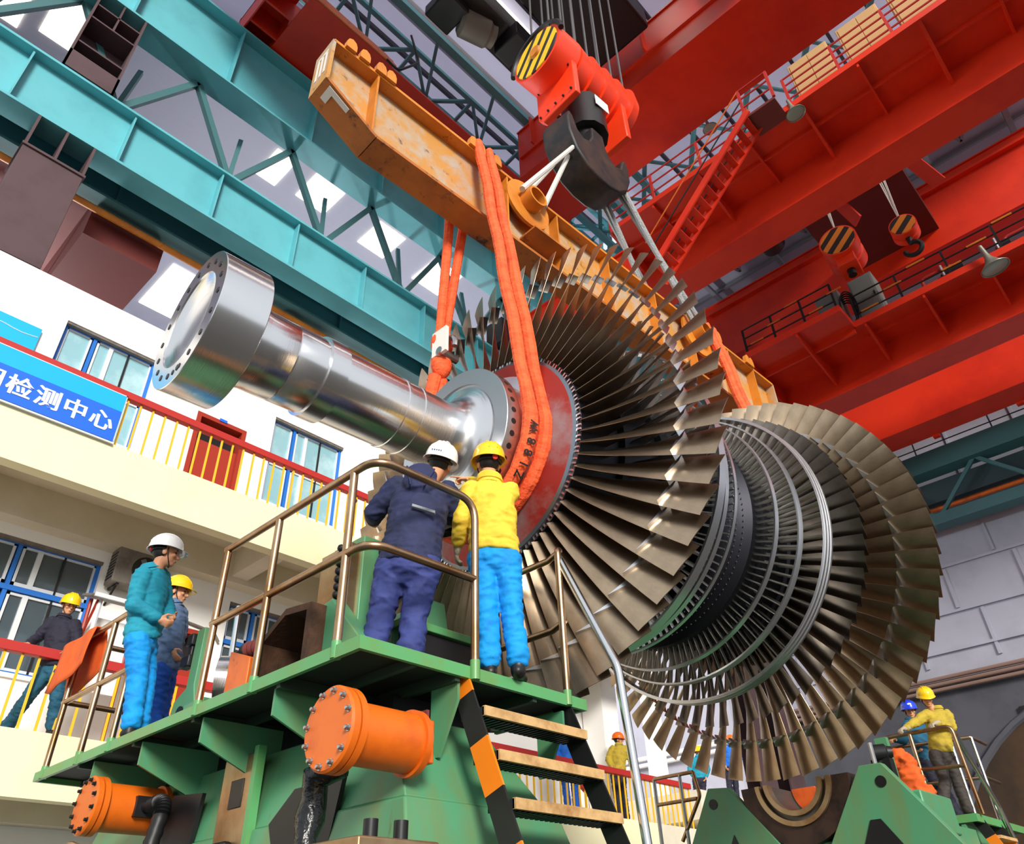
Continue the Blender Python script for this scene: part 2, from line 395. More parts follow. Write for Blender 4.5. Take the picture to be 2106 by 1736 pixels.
# roof
struct('ceiling_main', MB().box(-5, 22, -7, 14.5, 30, 30.1), LILAC, 'pale corrugated roof over the hall')
struct('ceiling_far', MB().box(22, 33, -7, 22, 29, 29.1), CORR, 'blue grey corrugated roof at the far end of the hall')
struct('ceiling_bay', MB().box(-14, 33, 14.5, 34, 26, 26.1), CORR, 'roof of the next bay beyond the crane columns')
struct('ceiling_bay_drop', MB().box(-14, 22, 14.4, 14.5, 26, 30), LILAC, 'gable strip between the two roofs')
struct('wall_bay', MB().box(-14, 33, 33.9, 34.1, 0, 26), GREYW, 'far wall of the next bay')
mb = MB()
for k in range(15):
    mb.box(-5, 22, -6.4+k*1.5, -6.28+k*1.5, 29.75, 30)
struct('trim_7', mb, DGREYW, 'roof purlins of the hall')
mb = MB()
for k in range(7):
    x = 22.6+k*1.7
    mb.box(x, x+.12, -7, 22, 28.8, 29)
for k in range(7):
    y = -6+k*3.4
    mb.bar((22.5,y,28.6), (27,y+1.7,28.6), .12, .12).bar((27,y+1.7,28.6), (22.5,y+3.4,28.6), .12, .12).bar((22.5,y,28.5), (33,y,28.5), .2, .25)
struct('trim_8', mb, mat('grey_brace', (150,154,162), .6), 'roof braces of the far bay')
def sky(n, x0, x1, y0, y1, z, m=SKYL):
    o = struct('window_%d' % (20+n), MB().box(x0, x1, y0, y1, z-.06, z-.02), m, 'bright skylight in the roof')
for n, (x0, x1, y0, y1) in enumerate([(8.5,9.8,17.2,18.6),(11.6,12.9,17.3,18.8),(6.9,7.7,17.3,18.8),(-.7,.6,17.2,18.9),(-2.6,-1.2,17.8,19.3),(14.5,16,17.2,18.8),(6.9,8.4,25.2,28.4),(9.4,10.8,25.2,28)]): sky(n, x0, x1, y0, y1, 26, SKYW)
for n, (x0, x1, y0, y1) in enumerate([(-4,13,4.6,5.5),(-4,22,-3.4,-2.2),(-4,12.5,9.1,9.25)]): sky(10+n, x0, x1, y0, y1, 29.8)
# roof truss (teal)
t = thing('roof_truss', 'teal tubular roof truss running above the orange hoist block', 'truss', (9, 11.3, 27))
MB().bar((-3,10.55,27), (21,10.55,27), .26, .26).build('chord', TEAL, t); MB().bar((-3,12.6,27), (21,12.6,27), .34, .3).build('chord', TEAL, t)
MB().bar((-3,11.5,27.2), (21,11.5,27.2), .16, .16).build('chord', TEAL, t)
for k in range(8):
    x = -1+k*2.7
    for a, b in (((x,12.6,27),(x+1.3,11.5,27.2)), ((x+1.3,11.5,27.2),(x+2.7,12.6,27)), ((x+1.3,11.5,27.2),(x+1.3,12.6,27)), ((x,12.6,27),(x-1.2,10.55,27))):
        MB().bar(a, b, .11, .11).build('brace', TEAL, t)
MB().tube((-3,11.1,28.4), (21,11.1,28.4), .28, 14).build('duct', mat('pale_duct', (186,186,190), .5), t)
t = thing('roof_truss', 'teal lattice under the roof between the wide red girder and the girder with stairs', 'truss', (19, 9, 26))
for y in (11.5, 8.7): MB().bar((15,y,26), (24,y,26), .22, .22).build('chord', TEAL, t)
for x in (17, 20, 23): MB().bar((x,-6,26.5), (x,13,26.5), .3, .5).build('cross_beam', TEAL, t)
for k in range(8):
    y = -5+k*2.2
    MB().bar((17,y,26.3), (20,y+2.2,26.3), .16, .16).build('brace', TEAL, t); MB().bar((20,y,26.3), (23,y+2.2,26.3), .16, .16).build('brace', TEAL, t)
    MB().bar((20,y,26.3), (17,y+2.2,26.3), .1, .1).build('brace', TEAL, t)

# ------------------------------------------------------------------ crane runway on the left
def rivets(): pass
def runway(name, label, y0, y1, z0, z1, x0, x1, yw, step, m=TEAL):
    t = thing(name, label, 'girder', (x0, (y0+y1)/2, z0))
    MB().box(x0, x1, y0, y1, z0, z0+.07).build('bottom_flange', m, t)
    MB().box(x0, x1, y0, y1, z1-.07, z1).build('top_flange', m, t)
    MB().box(x0, x1, yw-.02, yw+.02, z0+.07, z1-.07).build('web', m, t)
    x = x0+1.1
    s0 = None; k = 0
    while x < x1:
        if s0 is None: s0 = MB().box(x-.02, x+.02, y0+.06, yw-.02, z0+.07, z1-.07).build('stiffener', m, t)
        else: c = copyobj(s0, t); c.location.x += k*step
        k += 1; x += step
    return t
runway('runway_girder', 'long teal runway girder of the lower crane track, above the white office building', 13.0, 13.57, 16.05, 17.85, -8.05, 32.5, 13.28, 2.2)
runway('runway_girder', 'long teal runway girder of the upper crane track, under the red end carriage', 13.0, 13.74, 21.1, 23.85, -8.0, 32.5, 13.37, 2.6)
runway('surge_girder', 'shallow teal girder behind the lower crane track, above the yellow pipe', 14.05, 14.5, 16.0, 16.9, -8.1, 32.5, 14.25, 3.1, TEALD)
tag(MB().tube((-8,14.3,15.75), (32,14.3,15.75), .085, 12).build('gas_pipe', YEL), 'yellow pipe running under the teal crane girders', 'pipe')
t = thing('runway_bracing', 'dark teal zigzag bracing between the lower and upper crane track', 'bracing', (4, 13.6, 18))
MB().box(-8, 32, 13.56, 14.3, 17.86, 18.1).build('walkway', TEALD, t)
for x in (-1.6, 1.47, 4.4, 7.3, 10.2, 13.1, 16, 19, 22, 25):
    MB().box(x-.4, x+.4, 13.6, 13.66, 18.1, 18.6).build('gusset', TEALD, t)
    for dx in (-1.45, 1.45): MB().bar((x,13.65,18.3), (x+dx,13.65,21.1), .16, .16, (0,1,0)).build('diagonal', TEALD, t)
    MB().bar((x,13.75,18.3), (x+.25,14.4,21.1), .12, .12).build('strut', TEALD, t)
t = thing('walkway_railing', 'dark handrail along the walkway between the teal crane tracks', 'railing', (4, 14.3, 18.1))
for z in (18.45, 18.8, 19.15): MB().tube((-8,14.3,z), (32,14.3,z), .025, 6).build('rail', BLACK, t)
for k in range(26): MB().tube((-7.5+k*1.5,14.3,18.1), (-7.5+k*1.5,14.3,19.15), .03, 6).build('post', BLACK, t)
# brown columns with brackets
def column(x, label, full):
    t = thing('crane_column', label, 'column', (x+.65, 13.6, 0))
    if full:
        MB().box(x, x+1.2, 13.0, 13.06, 0, 15.1).build('flange', BROWN, t); MB().box(x, x+1.2, 13.9, 13.96, 0, 15.1).build('flange', BROWN, t)
        MB().box(x+.57, x+.63, 13.06, 13.9, 0, 15.1).build('web', BROWN, t)
    else:
        MB().box(x, x+1.15, 13.02, 13.9, 12.4, 15.1).build('shaft', BROWN, t, bevel=.01)
        b = MB().box(x, x+.05, 13, 13.95, 15.1, 16.04).box(x+1.1, x+1.15, 13, 13.95, 15.1, 16.04).box(x+.55, x+.6, 13, 13.9, 15.1, 16.04).box(x, x+1.15, 13.88, 13.95, 15.1, 16.04)
        b.build('bracket', BROWN, t)
        MB().box(x-.03, x+1.18, 12.98, 13.97, 15.08, 15.14).build('cap_plate', BROWN, t)
        for a, b2 in ((17.9, 18.5),): MB().box(x-.1, x+1.0, 13.0, 13.05, a, b2).build('tie_plate', BROWN, t)
        MB().box(x-.1, x+1.0, 13.6, 13.66, 17.9, 21.1).build('upper_flange', BROWN, t)
        u = MB()
        for xx in (x-.1, x+.95): u.box(xx, xx+.05, 13.0, 13.6, 17.9, 21.1)
        u.box(x+.43, x+.47, 13.02, 13.6, 20, 21.1)
        u.build('upper_web', BROWN, t)
        for z in (18.9, 19.95, 20.5): MB().box(x-.08, x+.98, 13.02, 13.6, z, z+.05).build('stiffener', BROWN, t)
column(.25, 'brown steel column stub with brackets carrying both teal girders, top left', False)
column(26.0, 'tall brown steel column behind the far bearing pedestal, left of the pair', True)
column(28.2, 'tall brown steel column behind the far bearing pedestal, right of the pair', True)
# dark red crane in the next bay
t = thing('bay_crane', 'dark red crane girder in the next bay, above the white office building', 'crane', (2.5, 20, 15.2))
MB().box(2.0, 3.7, 14.6, 30, 15.2, 17).build('girder', DRED, t)
MB().box(-.6, 2.0, 15.2, 30, 16.6, 16.8).build('walkway', DRED, t)
for k in range(5): MB().bar((-.6,16+k*2.6,16.55), (2.0,17.3+k*2.6,15.6), .1, .1).build('brace', BLACK, t)
for z in (17.2, 17.6): MB().tube((-.6,15.2,z), (-.6,30,z), .03, 6).build('rail', BLACK, t)
for k in range(6): MB().tube((-.6,15.4+k*2.5,16.7), (-.6,15.4+k*2.5,17.6), .03, 6).build('post', BLACK, t)
t = thing('bay_crane', 'dark red crane girder in the next bay, seen above the middle of the turbine shaft', 'crane', (7, 20, 15.2))
MB().box(6.6, 8.2, 14.8, 30, 15.2, 16.6).build('girder', DRED, t); MB().box(8.2, 8.9, 14.8, 30, 15.0, 15.4).build('walkway', DRED, t)

# ------------------------------------------------------------------ overhead cranes
def girder(t, x0, x1, y0, y1, z0, z1, lip=.08, lip_z=.05, m=RED):
    g = MB().box(x0, x1, y0, y1, z0, z1).box(x0-lip, x1+lip, y0, y1, z0-lip_z, z0).box(x0-lip, x1+lip, y0, y1, z1, z1+.06)
    return g.build('girder', m, t, smooth=False)
c1 = thing('overhead_crane', 'highest red bridge crane with the widest girder and the end carriage at top left', 'crane', (9, 12, 24))
girder(c1, 12.95, 15.5, -10, 11.0, 24, 26.6, .06)
girder(c1, 1.4, 3.2, -10, 10.9, 24.1, 26.4, .06)
MB().box(12.86, 12.95, -10, 10.9, 25.0, 25.12).build('rail_ledge', RED, c1)
x = -9.0; s0 = None; k = 0
while x < 10.5:
    if s0 is None: s0 = MB().box(12.7, 12.95, x-.03, x+.03, 25.12, 26.6).build('stiffener', RED, c1)
    else: c = copyobj(s0, c1); c.location.y += k*2.4
    k += 1; x += 2.4
tr = MB().box(4.3, 15.7, 11.0, 13.65, 24, 24.06).box(4.3, 7.2, 10.95, 11.0, 24, 24.3).box(4.3, 15.7, 13.6, 13.65, 24.06, 25.4).box(4.3, 7.2, 12.2, 13.6, 24.06, 25.4)
tr.build('end_carriage', RED, c1, smooth=False)
e = MB().box(3.4, 4.3, 13.6, 13.65, 24, 25.2).box(3.4, 4.3, 11.2, 11.25, 24, 25.2).box(3.4, 4.3, 11.25, 13.6, 25.0, 25.1).box(3.4, 3.44, 11.2, 13.65, 24, 25.1)
for y in (12.0, 12.8): e.box(3.44, 4.3, y-.03, y+.03, 24.05, 25.0)
e.build('wheel_box', RED, c1, smooth=False)
lab(MB().prism([(0,0),(3.1,0),(3.1,.1),(2.7,.24),(.6,.3),(0,.3)], (4.2,10.9,24.0), (1,0,0), (0,0,1), (0,.04,0)).build('guard', MOTOR, c1), 'bright orange side plate')
lab(MB().pipe(fillet([(7.6,10.7,26),(8.0,10.7,24.9),(7.3,10.8,23.7),(6.9,10.85,23.9)], .5), .04, 6).build('cable', BLACK, c1), 'black hanging cable')
tro = thing('hoist_trolley', 'dark hoist trolley frame with a round motor, above the striped hoist block', 'trolley', (8, 6, 25))
f = MB().box(2.5, 13.2, 7.9, 8.9, 25, 25.8).box(2.5, 13.2, -.2, .6, 25.2, 26).box(5, 5.6, .6, 7.9, 25.4, 26).box(10.5, 11.1, .6, 7.9, 25.4, 26)
DBR = mat('oily_brown_steel', (62,56,52), .6)
f.build('frame', DBR, tro, smooth=False)
MB().lathe([(0,.30),(.1,.42),(.9,.42),(1.0,.34),(1.15,.34),(1.2,.2)], (7.9,8.75,24.65), (1,-.35,0), 20).build('motor', mat('motor_grey', (112,104,92), .6), tro)
for gb in ((7.0,7.9,8.3,9.3,24.5,25),(9.2,9.9,7.6,8.6,24.3,25)): MB().box(*gb).build('gearbox', BLACK, tro, bevel=.05)
MB().lathe([(0,.6),(4.5,.6)], (4.4,4.2,26), (1,0,0), 20).build('drum', DBR, tro)
MB().box(8.6, 12.4, 4.9, 7.3, 25.3, 26.3).build('gear_housing', BLACK, tro, bevel=.08)

def railing(t, p, q, z, h, rails, post_step, m, mp, r=.028):
    p, q = V(p), V(q); d = (q-p); L = d.length; n = max(1, int(round(L/post_step)))
    for k in range(rails):
        zz = z+h*(k+1)/rails
        MB().tube((p.x,p.y,zz), (q.x,q.y,zz), r, 6).build('rail', m, t)
    for k in range(n+1):
        c = p+d*(k/n)
        MB().box(c.x-.035, c.x+.035, c.y-.035, c.y+.035, z, z+h).build('post', mp, t)

c2 = thing('overhead_crane', 'red bridge crane with stairs and tan cabinets on its walkway, middle of the red cranes', 'crane', (17, 4, 18))
girder(c2, 15.28, 16.1, -10, 13.3, 18, 20.3)
c4 = thing('overhead_crane', 'bright red girder high behind the two small hooks, above the grey cabinets', 'crane', (27.5, 4, 24))
girder(c4, 26.9, 28.1, -10, 13.6, 24, 27.3)
MB().box(26.66, 26.9, -10, 13.5, 26.7, 26.82).build('rail_ledge', RED, c4)
MB().box(13.45, 15.28, -10, 8.0, 19.18, 19.24).build('walkway', RED, c2)
lab(MB().box(13.41, 13.46, -10, 8.0, 19.14, 19.34).build('kerb', RED, c2), 'sunlit kerb strip')
s0 = None
for k in range(6):
    y = 8.0-k*3.0
    b = MB().prism([(13.45,19.18),(15.28,19.18),(15.28,18.7),(15.1,18.7)], (0,y,0), (1,0,0), (0,0,1), (0,.07,0))
    b.build('bracket', RED, c2)
    MB().box(13.45, 15.28, y-1.5, y-1.45, 19.02, 19.18).build('bracket', RED, c2)
MB().box(14.3, 14.35, -10, 8, 19.05, 19.18).build('stringer', RED, c2)
railing(c2, (13.45,8.0,0), (13.45,3.3,0), 19.24, 1.15, 3, 1.55, REDR, REDR)
railing(c2, (13.45,2.2,0), (13.45,-9.5,0), 19.24, 1.15, 4, 1.35, REDR, REDR)
MB().box(12.85, 13.6, 2.4, 3.2, 19.12, 19.2).build('landing', DRED, c2)
railing(c2, (12.85,2.4,0), (12.85,3.2,0), 19.2, 1.1, 3, .8, REDR, REDR)
st = MB().bar((12.75,3.1,19.2), (12.75,6.6,16.0), .05, .2).bar((13.4,3.1,19.2), (13.4,6.6,16.0), .05, .2)
st.build('stair_stringer', RED, c2)
sm = MB()
for k in range(14): sm.box(12.75, 13.4, 3.15+k*.245, 3.32+k*.245, 19.05-k*.224, 19.09-k*.224)
sm.build('stair_treads', RED, c2)
for xx in (12.75, 13.4):
    for dz in (.5, .95): MB().tube((xx,3.2,19.2+dz), (xx,6.6,16.1+dz), .02, 6).build('stair_rail', MOTOR if dz > .6 else BLACK, c2)
MB().box(16.1, 17.6, 12.5, 13.4, 17.9, 19.4).build('end_carriage', BLACK, c2, smooth=False)
MB().box(13.5, 15.3, 12.6, 13.3, 17.9, 18.9).build('end_carriage', BLACK, c2, smooth=False)
MB().box(21.0, 26.9, 1.2, 5.0, 24.9, 25.6).build('trolley_frame', mat('dark_trolley_red', (88,26,18), .7), c4, smooth=False)  # trolley frame in a darker red than the girders
MB().lathe([(0,.45),(1.5,.45)], (21.0,6.2,24.3), (1,0,0), 18).build('trolley_drum', BLACK, c4)
for a_, b_ in (((22.4,1.0,25.2),(23.6,.4,23.9)), ((22.6,3.6,25.0),(23.0,3.2,23.7))): MB().bar(a_, b_, .5, .08).build('trolley_arm', RED, c4)
lab(MB().box(21.6, 22.2, 2.9, 3.7, 24.2, 24.6).build('lamp_box', STEEL, c4), 'bright grey box')
for i, (y0, y1, z1) in enumerate(((.95,2.05,21.5),(-.42,.66,21.55),(-2.9,-.66,21.55))):
    t = thing('electrical_cabinet', ['tan cabinet on the red crane walkway, lowest left of the three', 'tan cabinet on the red crane walkway, middle of the three', 'tan cabinet on the red crane walkway, cut by the top of the picture'][i], 'cabinet', (14.4, (y0+y1)/2, 19.24), group='tan cabinets on the crane walkway')
    MB().box(14.0, 14.8, y0, y1, 19.24, z1).build('body', TAN, t, bevel=.015)
    for k in range(2):
        a = y0+.04+(y1-y0-.08)*k/2; b = a+(y1-y0-.08)/2-.02
        d = MB().box(13.985, 14.0, a, b, 19.34, z1-.06).build('door', TAN, t, bevel=.006)

c3 = thing('overhead_crane', 'red bridge crane with black and yellow walkway rails, lowest of the red cranes', 'crane', (26, 4, 18))
girder(c3, 24.45, 25.5, -10, 13.3, 18, 20.1)
girder(c3, 28.5, 29.6, -10, 13.3, 18, 20.2)
for y in (-1.5, 1.5, 4.5, 7.5): MB().box(29.6, 29.8, y, y+.25, 17.85, 18.0).build('clip', RED, c3)
wk = MB().box(22.8, 24.45, -10, 4.6, 19.18, 19.24).box(21.6, 24.45, 4.6, 8.1, 19.18, 19.24)
wk.build('walkway', RED, c3, smooth=False)
MB().box(22.76, 22.81, -10, 4.6, 19.14, 19.4).box(21.56, 21.61, 4.6, 8.1, 19.14, 19.4).box(21.6, 22.8, 4.56, 4.61, 19.14, 19.4).build('kerb', RED, c3)
for k in range(9):
    y = 8.1-k*1.95; x0 = 21.6 if y > 4.5 else 22.8
    MB().prism([(x0,19.18),(24.45,19.18),(24.45,18.4),(24.2,18.42),(x0,19.0)], (0,y,0), (1,0,0), (0,0,1), (0,.07,0)).build('bracket', RED, c3)
MB().box(22.8, 22.88, 4.6, 8.1, 18.95, 19.18).build('stringer', RED, c3)
MB().box(23.5, 23.55, -10, 4.6, 19.05, 19.18).build('stringer', RED, c3)
railing(c3, (21.6,8.0,0), (21.6,4.65,0), 19.24, 1.2, 3, 1.15, BLACK, BLACK)
railing(c3, (22.8,4.4,0), (22.8,-9.5,0), 19.24, 1.2, 3, 1.5, BLACK, BLACK)
for k in range(5):
    MB().tube((21.57,7.8-k*.75,19.65+.4*(k % 3)), (21.57,7.3-k*.75,19.65+.4*(k % 3)), .034, 6).build('yellow_band', MOTOR, c3)
for k in range(9):
    MB().tube((22.77,4.2-k*.9,19.65+.4*(k % 3)), (22.77,3.6-k*.9,19.65+.4*(k % 3)), .034, 6).build('yellow_band', YEL, c3)
for y in (2.2, -.4, -1.9): MB().pipe(fillet([(23.3,y,19.24),(23.3,y,20.1),(23.3,y-1.0,20.1),(23.3,y-1.0,19.24)], .15), .06, 8).build('hoop', REDR, c3)
MB().box(24.45, 29.5, 12.5, 13.4, 17.9, 19.4).build('end_carriage', RED, c3, smooth=False)
for i, (y0, y1) in enumerate(((4.75,5.6),(3.5,4.35))):
    t = thing('electrical_cabinet', ['grey cabinet on the lower red crane walkway, left of the cable reel', 'grey cabinet on the lower red crane walkway, right of the cable reel'][i], 'cabinet', (23.4, (y0+y1)/2, 19.24), group='grey cabinets on the lower crane')
    MB().box(23.0, 23.8, y0, y1, 19.24, 21.3).build('body', CABG, t, bevel=.02)
    d = MB().box(22.98, 23.0, y0+.05, y1-.05, 19.34, 21.2).build('door', CABG, t, bevel=.008)
    MB().box(22.96, 22.98, y0+.1, y0+.14, 20.2, 20.4).build('handle', BLACK, d)
t = thing('cable_reel', 'tangle of black cable loops between two grey cabinets on the lower red crane', 'cable', (23.1, 4.55, 19.24))
for k in range(6): MB().pipe([(22.95+.06*k, 4.55+.28*cos(a)+.03*k, 20.2+(.75-.05*k)*sin(a)) for a in [2*PI*i/20 for i in range(20)]], .03, 6, closed=True).build('loop', BLACK, t)
for i, (y, w) in enumerate(((1.2,1.1),(-.35,.7),(-3.2,1.6))):
    t = thing('walkway_machine', ['black machinery on the lower crane walkway below the small hook', 'small black fittings on the lower crane walkway above the lamp', 'dark machine at the right edge on the lower crane walkway'][i], 'machine', (23.4, y, 19.24))
    MB().box(23.1, 23.9, y-w/2, y+w/2, 19.24, 19.7).build('base', BLACK, t, bevel=.02)
    MB().lathe([(0,.12),(.05,.2),(w*.6,.2),(w*.7,.1)], (23.4,y-w*.3,19.85), (0,1,0), 14).build('motor', BLACK, t)
    MB().tube((23.2,y+w*.3,19.24), (23.2,y+w*.3,20.2), .05, 8).build('stand', STEEL, t)

def lamp(p, label, s=1.0):
    t = thing('high_bay_lamp', label, 'lamp', p, group='reflector lamps under the cranes')
    x, y, z = p; ax = V((.12,-.1,-1)).normalized()
    MB().lathe([(-.95*s,.03),(-.9*s,.08*s),(-.45*s,.1*s),(-.3*s,.13*s),(-.15*s,.2*s),(.05*s,.33*s),(.2*s,.5*s),(.22*s,.5*s),(.2*s,.47*s)], p, ax, 24, caps=False).build('reflector', LAMPB, t)
    c = V(p)+ax*.2*s
    MB().lathe([(-.01,.46*s),(.0,.44*s),(.02,.3*s),(.03,.01)], c, ax, 24).build('lens', LAMPG, t)
lamp((13.45, 2.2, 19.0), 'bowl lamp under the red landing beside the tan cabinets', .5)
lamp((15.6, 5.05, 23.65), 'bowl lamp hanging from the lower edge of the widest red girder', .5)
lamp((22.6, .2, 18.85), 'large bowl lamp under the lower crane walkway at right', .85)

def hoist_block(p, r, L, ax, label, ztop, small=False):
    x, y, z = p; t = thing('crane_hook_block', label, 'crane hook', p, group='idle hooks between the red girders')
    a = V(ax).normalized(); c = V(p)
    MB().lathe([(-L/2,r*.94),(-L/2,r),(-L*.12,r),(-L*.1,r*.9),(L*.1,r*.9),(L*.12,r),(L/2,r),(L/2,r*.9)], c, a, 28).build('sheave_housing', ORANGE, t)
    lab(MB().lathe([(-L/2-.02,r*.9),(-L/2,r*.92)], c, a, 28).build('end_face', HAZO, t), 'black and orange striped end face')
    u, v, d = basis(a)
    for k in range(4):
        q = c+d*(-L*.3+L*.2*k)
        MB().tube(q+V((0,0,r*.7)), V((q.x+(.15 if k % 2 else -.1), q.y+.1*k-.2, ztop)), .02, 6).build('rope', ROPEW, t)
    if small:
        MB().caps(c-V((0,0,r*.9)), c-V((0,0,r*1.5)), .1, .08).build('shank', BLACK, t)
        MB().pipe([c+V((0, .26*cos(b), -r*2.1+.26*sin(b))) for b in [R(100+i*22) for i in range(13)]], .08, 8).build('hook', BLACK, t)
    else:
        MB().obox(c-V((0,0,r*1.0)), d*L*.34, u*r*.5, V((0,0,r*.5))).build('side_plate', ORANGE, t, bevel=.03)
        MB().tube(c-V((0,0,r*1.3)), c-V((0,0,r*1.9)), .14, 12).build('shank', BLACK, t)
hoist_block((21.6, 3.8, 21.45), .62, 1.3, (.95,.1,0), 'idle striped hook block with orange drum, left of the small hook', 24.8)
hoist_block((21.6, 1.85, 20.95), .42, .6, (.95,.1,0), 'small idle hook with striped block, in front of the bright red girder', 24.8, True)

# ------------------------------------------------------------------ main hoist block and ram's horn hook
hb = thing('hoist_block', 'large orange hoist block with striped end face, carrying the black double hook', 'crane hook', (6.62, 4.2, 14.5), (0,0,R(-5)))
A = V((cos(R(-5)), sin(R(-5)), 0)); B = V((-A.y, A.x, 0)); O = V((6.72, 4.2, 14.35)); Z = V((0,0,1))
pf = [(x*.86, r) for x, r in [(-1.22,.50),(-1.22,.56),(-.62,.56),(-.58,.5),(-.56,.55),(-.2,.5),(-.18,.56),(.18,.5),(.2,.56),(.55,.5),(.57,.56),(.95,.5),(.97,.58),(1.22,.5),(1.25,.36)]]
MB().lathe(pf, O, A, 40).build('sheave_housing', ORANGE, hb)
lab(MB().lathe([(-1.07,.495),(-1.05,.5)], O, A, 40).build('end_face', HAZY, hb), 'yellow and black striped round end face')
lab(MB().lathe([(-1.12,.11),(-1.06,.13)], O, A, 16).build('axle_cap', YEL, hb), 'yellow axle cap')
lab(MB().pipe([O-A*1.05+B*.6*cos(a)+Z*.6*sin(a) for a in [R(i*10) for i in range(0,19)]], .05, 6).build('rope_guard', BLACK, hb), 'dark rope guard')
for s in (-1, 1):
    c = O+A*(.62*s-.05)
    MB().prism([(-.44,-.35),(.44,-.35),(.44,-1.15),(.34,-1.3),(-.44,-1.3)] if s > 0 else [(-.44,-.3),(.44,-.3),(.44,-1.1),(.34,-1.25),(-.44,-1.25)], c, B, Z, A*.12).build('side_plate', ORANGE, hb, bevel=.02)
MB().prism([(-.56,-.32),(.6,-.32),(.6,-.42),(-.56,-.42)], O-B*.2, A, Z, B*.4).build('cross_plate', ORANGE, hb)
bol = MB()
for i in range(5):
    for zz in (-.42, -1.12): bol.tube(O-A*.68+B*(-.36+.18*i)+Z*zz, O-A*.71+B*(-.36+.18*i)+Z*zz, .022, 6)
bol.build('bolts', BLACK, hb)
lab(MB().lathe([(-.42,.38),(.42,.38)], O-Z*1.05, Z, 12).build('hook_nut', BLACK, hb), 'black trunnion nut')
lab(MB().obox(O-Z*.86-B*.39+A*.05, A*.16, B*.005, Z*.13).build('data_plate', mat('white_plate', (236,236,238), .4), hb), 'white data plate')
lab(MB().lathe([(-1.9,.22),(-1.4,.24),(-1.38,.3)], O, Z, 18).build('shank', BLACK, hb), 'black hook shank')
hk = [(-.2,.55),(.2,.55),(.24,.2),(.36,-.02),(.55,-.1),(.74,.0),(.86,.32),(.98,.42),(1.06,.2),(1.04,-.2),(.86,-.6),(.55,-.86),(.2,-.97),(-.2,-.97),(-.55,-.86),(-.86,-.6),(-1.04,-.2),(-1.06,.2),(-.98,.42),(-.86,.32),(-.74,0),(-.55,-.1),(-.36,-.02),(-.24,.2)]
lab(MB().prism(hk, (6.66,3.93,12.28), (.72,-.03,0), Z*.86, (0,.54,0)).build('double_hook', HOOK, hb, bevel=.03), 'black double horned hook')
rp = MB(); n = 0; r0 = None
for k in range(14):
    a = -1.05+k*.16+(.1 if k % 2 else 0); s = .38 if k % 2 else -.38
    p = O+A*a+B*s*.9
    ro = MB().tube(p+Z*.3, p+Z*10.6+V((.0,-.2,0)), .022, 6).build('hoist_rope', ROPED)
    tag(ro, 'one of the dark wire ropes rising from the orange hoist block', 'rope', 'hoist ropes above the striped block')

# ------------------------------------------------------------------ yellow lifting beam (parallel to the rotor)
YAW = math.atan(-.044)
lb = thing('lifting_beam', 'long scuffed yellow lifting beam hanging level above the rotor', 'lifting beam', (0, 4.5, 0), (0,0,YAW))
ZB, ZT = 8.74, 9.85; X0, X1 = 2.03, 11.15
def lbuild(mb, n, m, **k): return mb.build(n, m, lb, local=True, **k)
prof = [(X0,9.12),(X0+.65,ZB),(X1-.75,ZB),(X1,9.25),(X1,ZT),(X0,ZT)]
lbuild(MB().prism(prof, (0,-.015,0), (1,0,0), (0,0,1), (0,.03,0)), 'web', YELW)
bf = MB()
for a, b in zip(prof, prof[1:4]): bf.bar((a[0],0,a[1]), (b[0],0,b[1]), .34, .045)
lbuild(bf, 'bottom_flange', YELD)
lbuild(MB().bar((X0,0,ZT), (X1,0,ZT), .34, .045), 'top_flange', YEL)
for x, z in ((X0,9.12),(X1,9.25)): lbuild(MB().box(x-.02, x+.02, -.17, .17, z-.02, ZT), 'end_plate', YELW)
for x in (2.62, 4.45, 4.62, 5.55, 6.6, 7.7, 8.6, 9.7, 10.5): lbuild(MB().box(x-.012, x+.012, -.165, -.015, ZB+.02, ZT-.02).box(x-.012, x+.012, .015, .165, ZB+.02, ZT-.02), 'stiffener', YEL)
for x in (2.22, 2.4, 2.62, 2.76, 4.02, 4.14, 4.3, 4.42, 9.0, 9.14, 9.28, 9.42, 10.3, 10.42):
    for s in (-1, 1): lbuild(MB().prism([(-.065,0),(.065,0),(.065,.1),(.045,.16),(0,.19),(-.045,.16),(-.065,.1)], (x,s*.15,ZT), (1,0,0), (0,0,1), (0,s*.06,0)), 'sling_lug', YEL)
for x in (4.98, 8.75):
    for s in (-1, 1):
        t = lbuild(MB().lathe([(.0,.2),(.12,.2),(.12,.38),(.16,.38),(.16,.15),(0,.15)], (x,s*.02,9.58), (0,s,0), 28, caps=False), 'trunnion', YEL)
        lbuild(MB().band(.12, .34, .125, .155, (x,s*.02,9.58), (0,s,0), 28), 'trunnion_tube', YEL)
    lbuild(MB().box(x-.03, x+.6, -.3, -.02, ZB+.28, ZB+.31), 'shelf_plate', YELD)
wh = mat('white_marking', (226,222,214), .7)
lbuild(MB().prism([(0,0),(.3,0),(.3,.06),(.08,.06),(.08,.18),(0,.18)], (2.08,-.14,9.055), (.86,0,-.5), (0,1,0), (-.002,0,-.005)).box(X0-.024, X0-.021, -.1, -.06, 9.3, 9.7).box(X0-.024, X0-.021, -.02, .02, 9.3, 9.7).box(X0-.024, X0-.021, .06, .1, 9.3, 9.7).box(X0-.024, X0-.021, -.1, .1, 9.68, 9.73), 'painted_mark', wh, smooth=False)
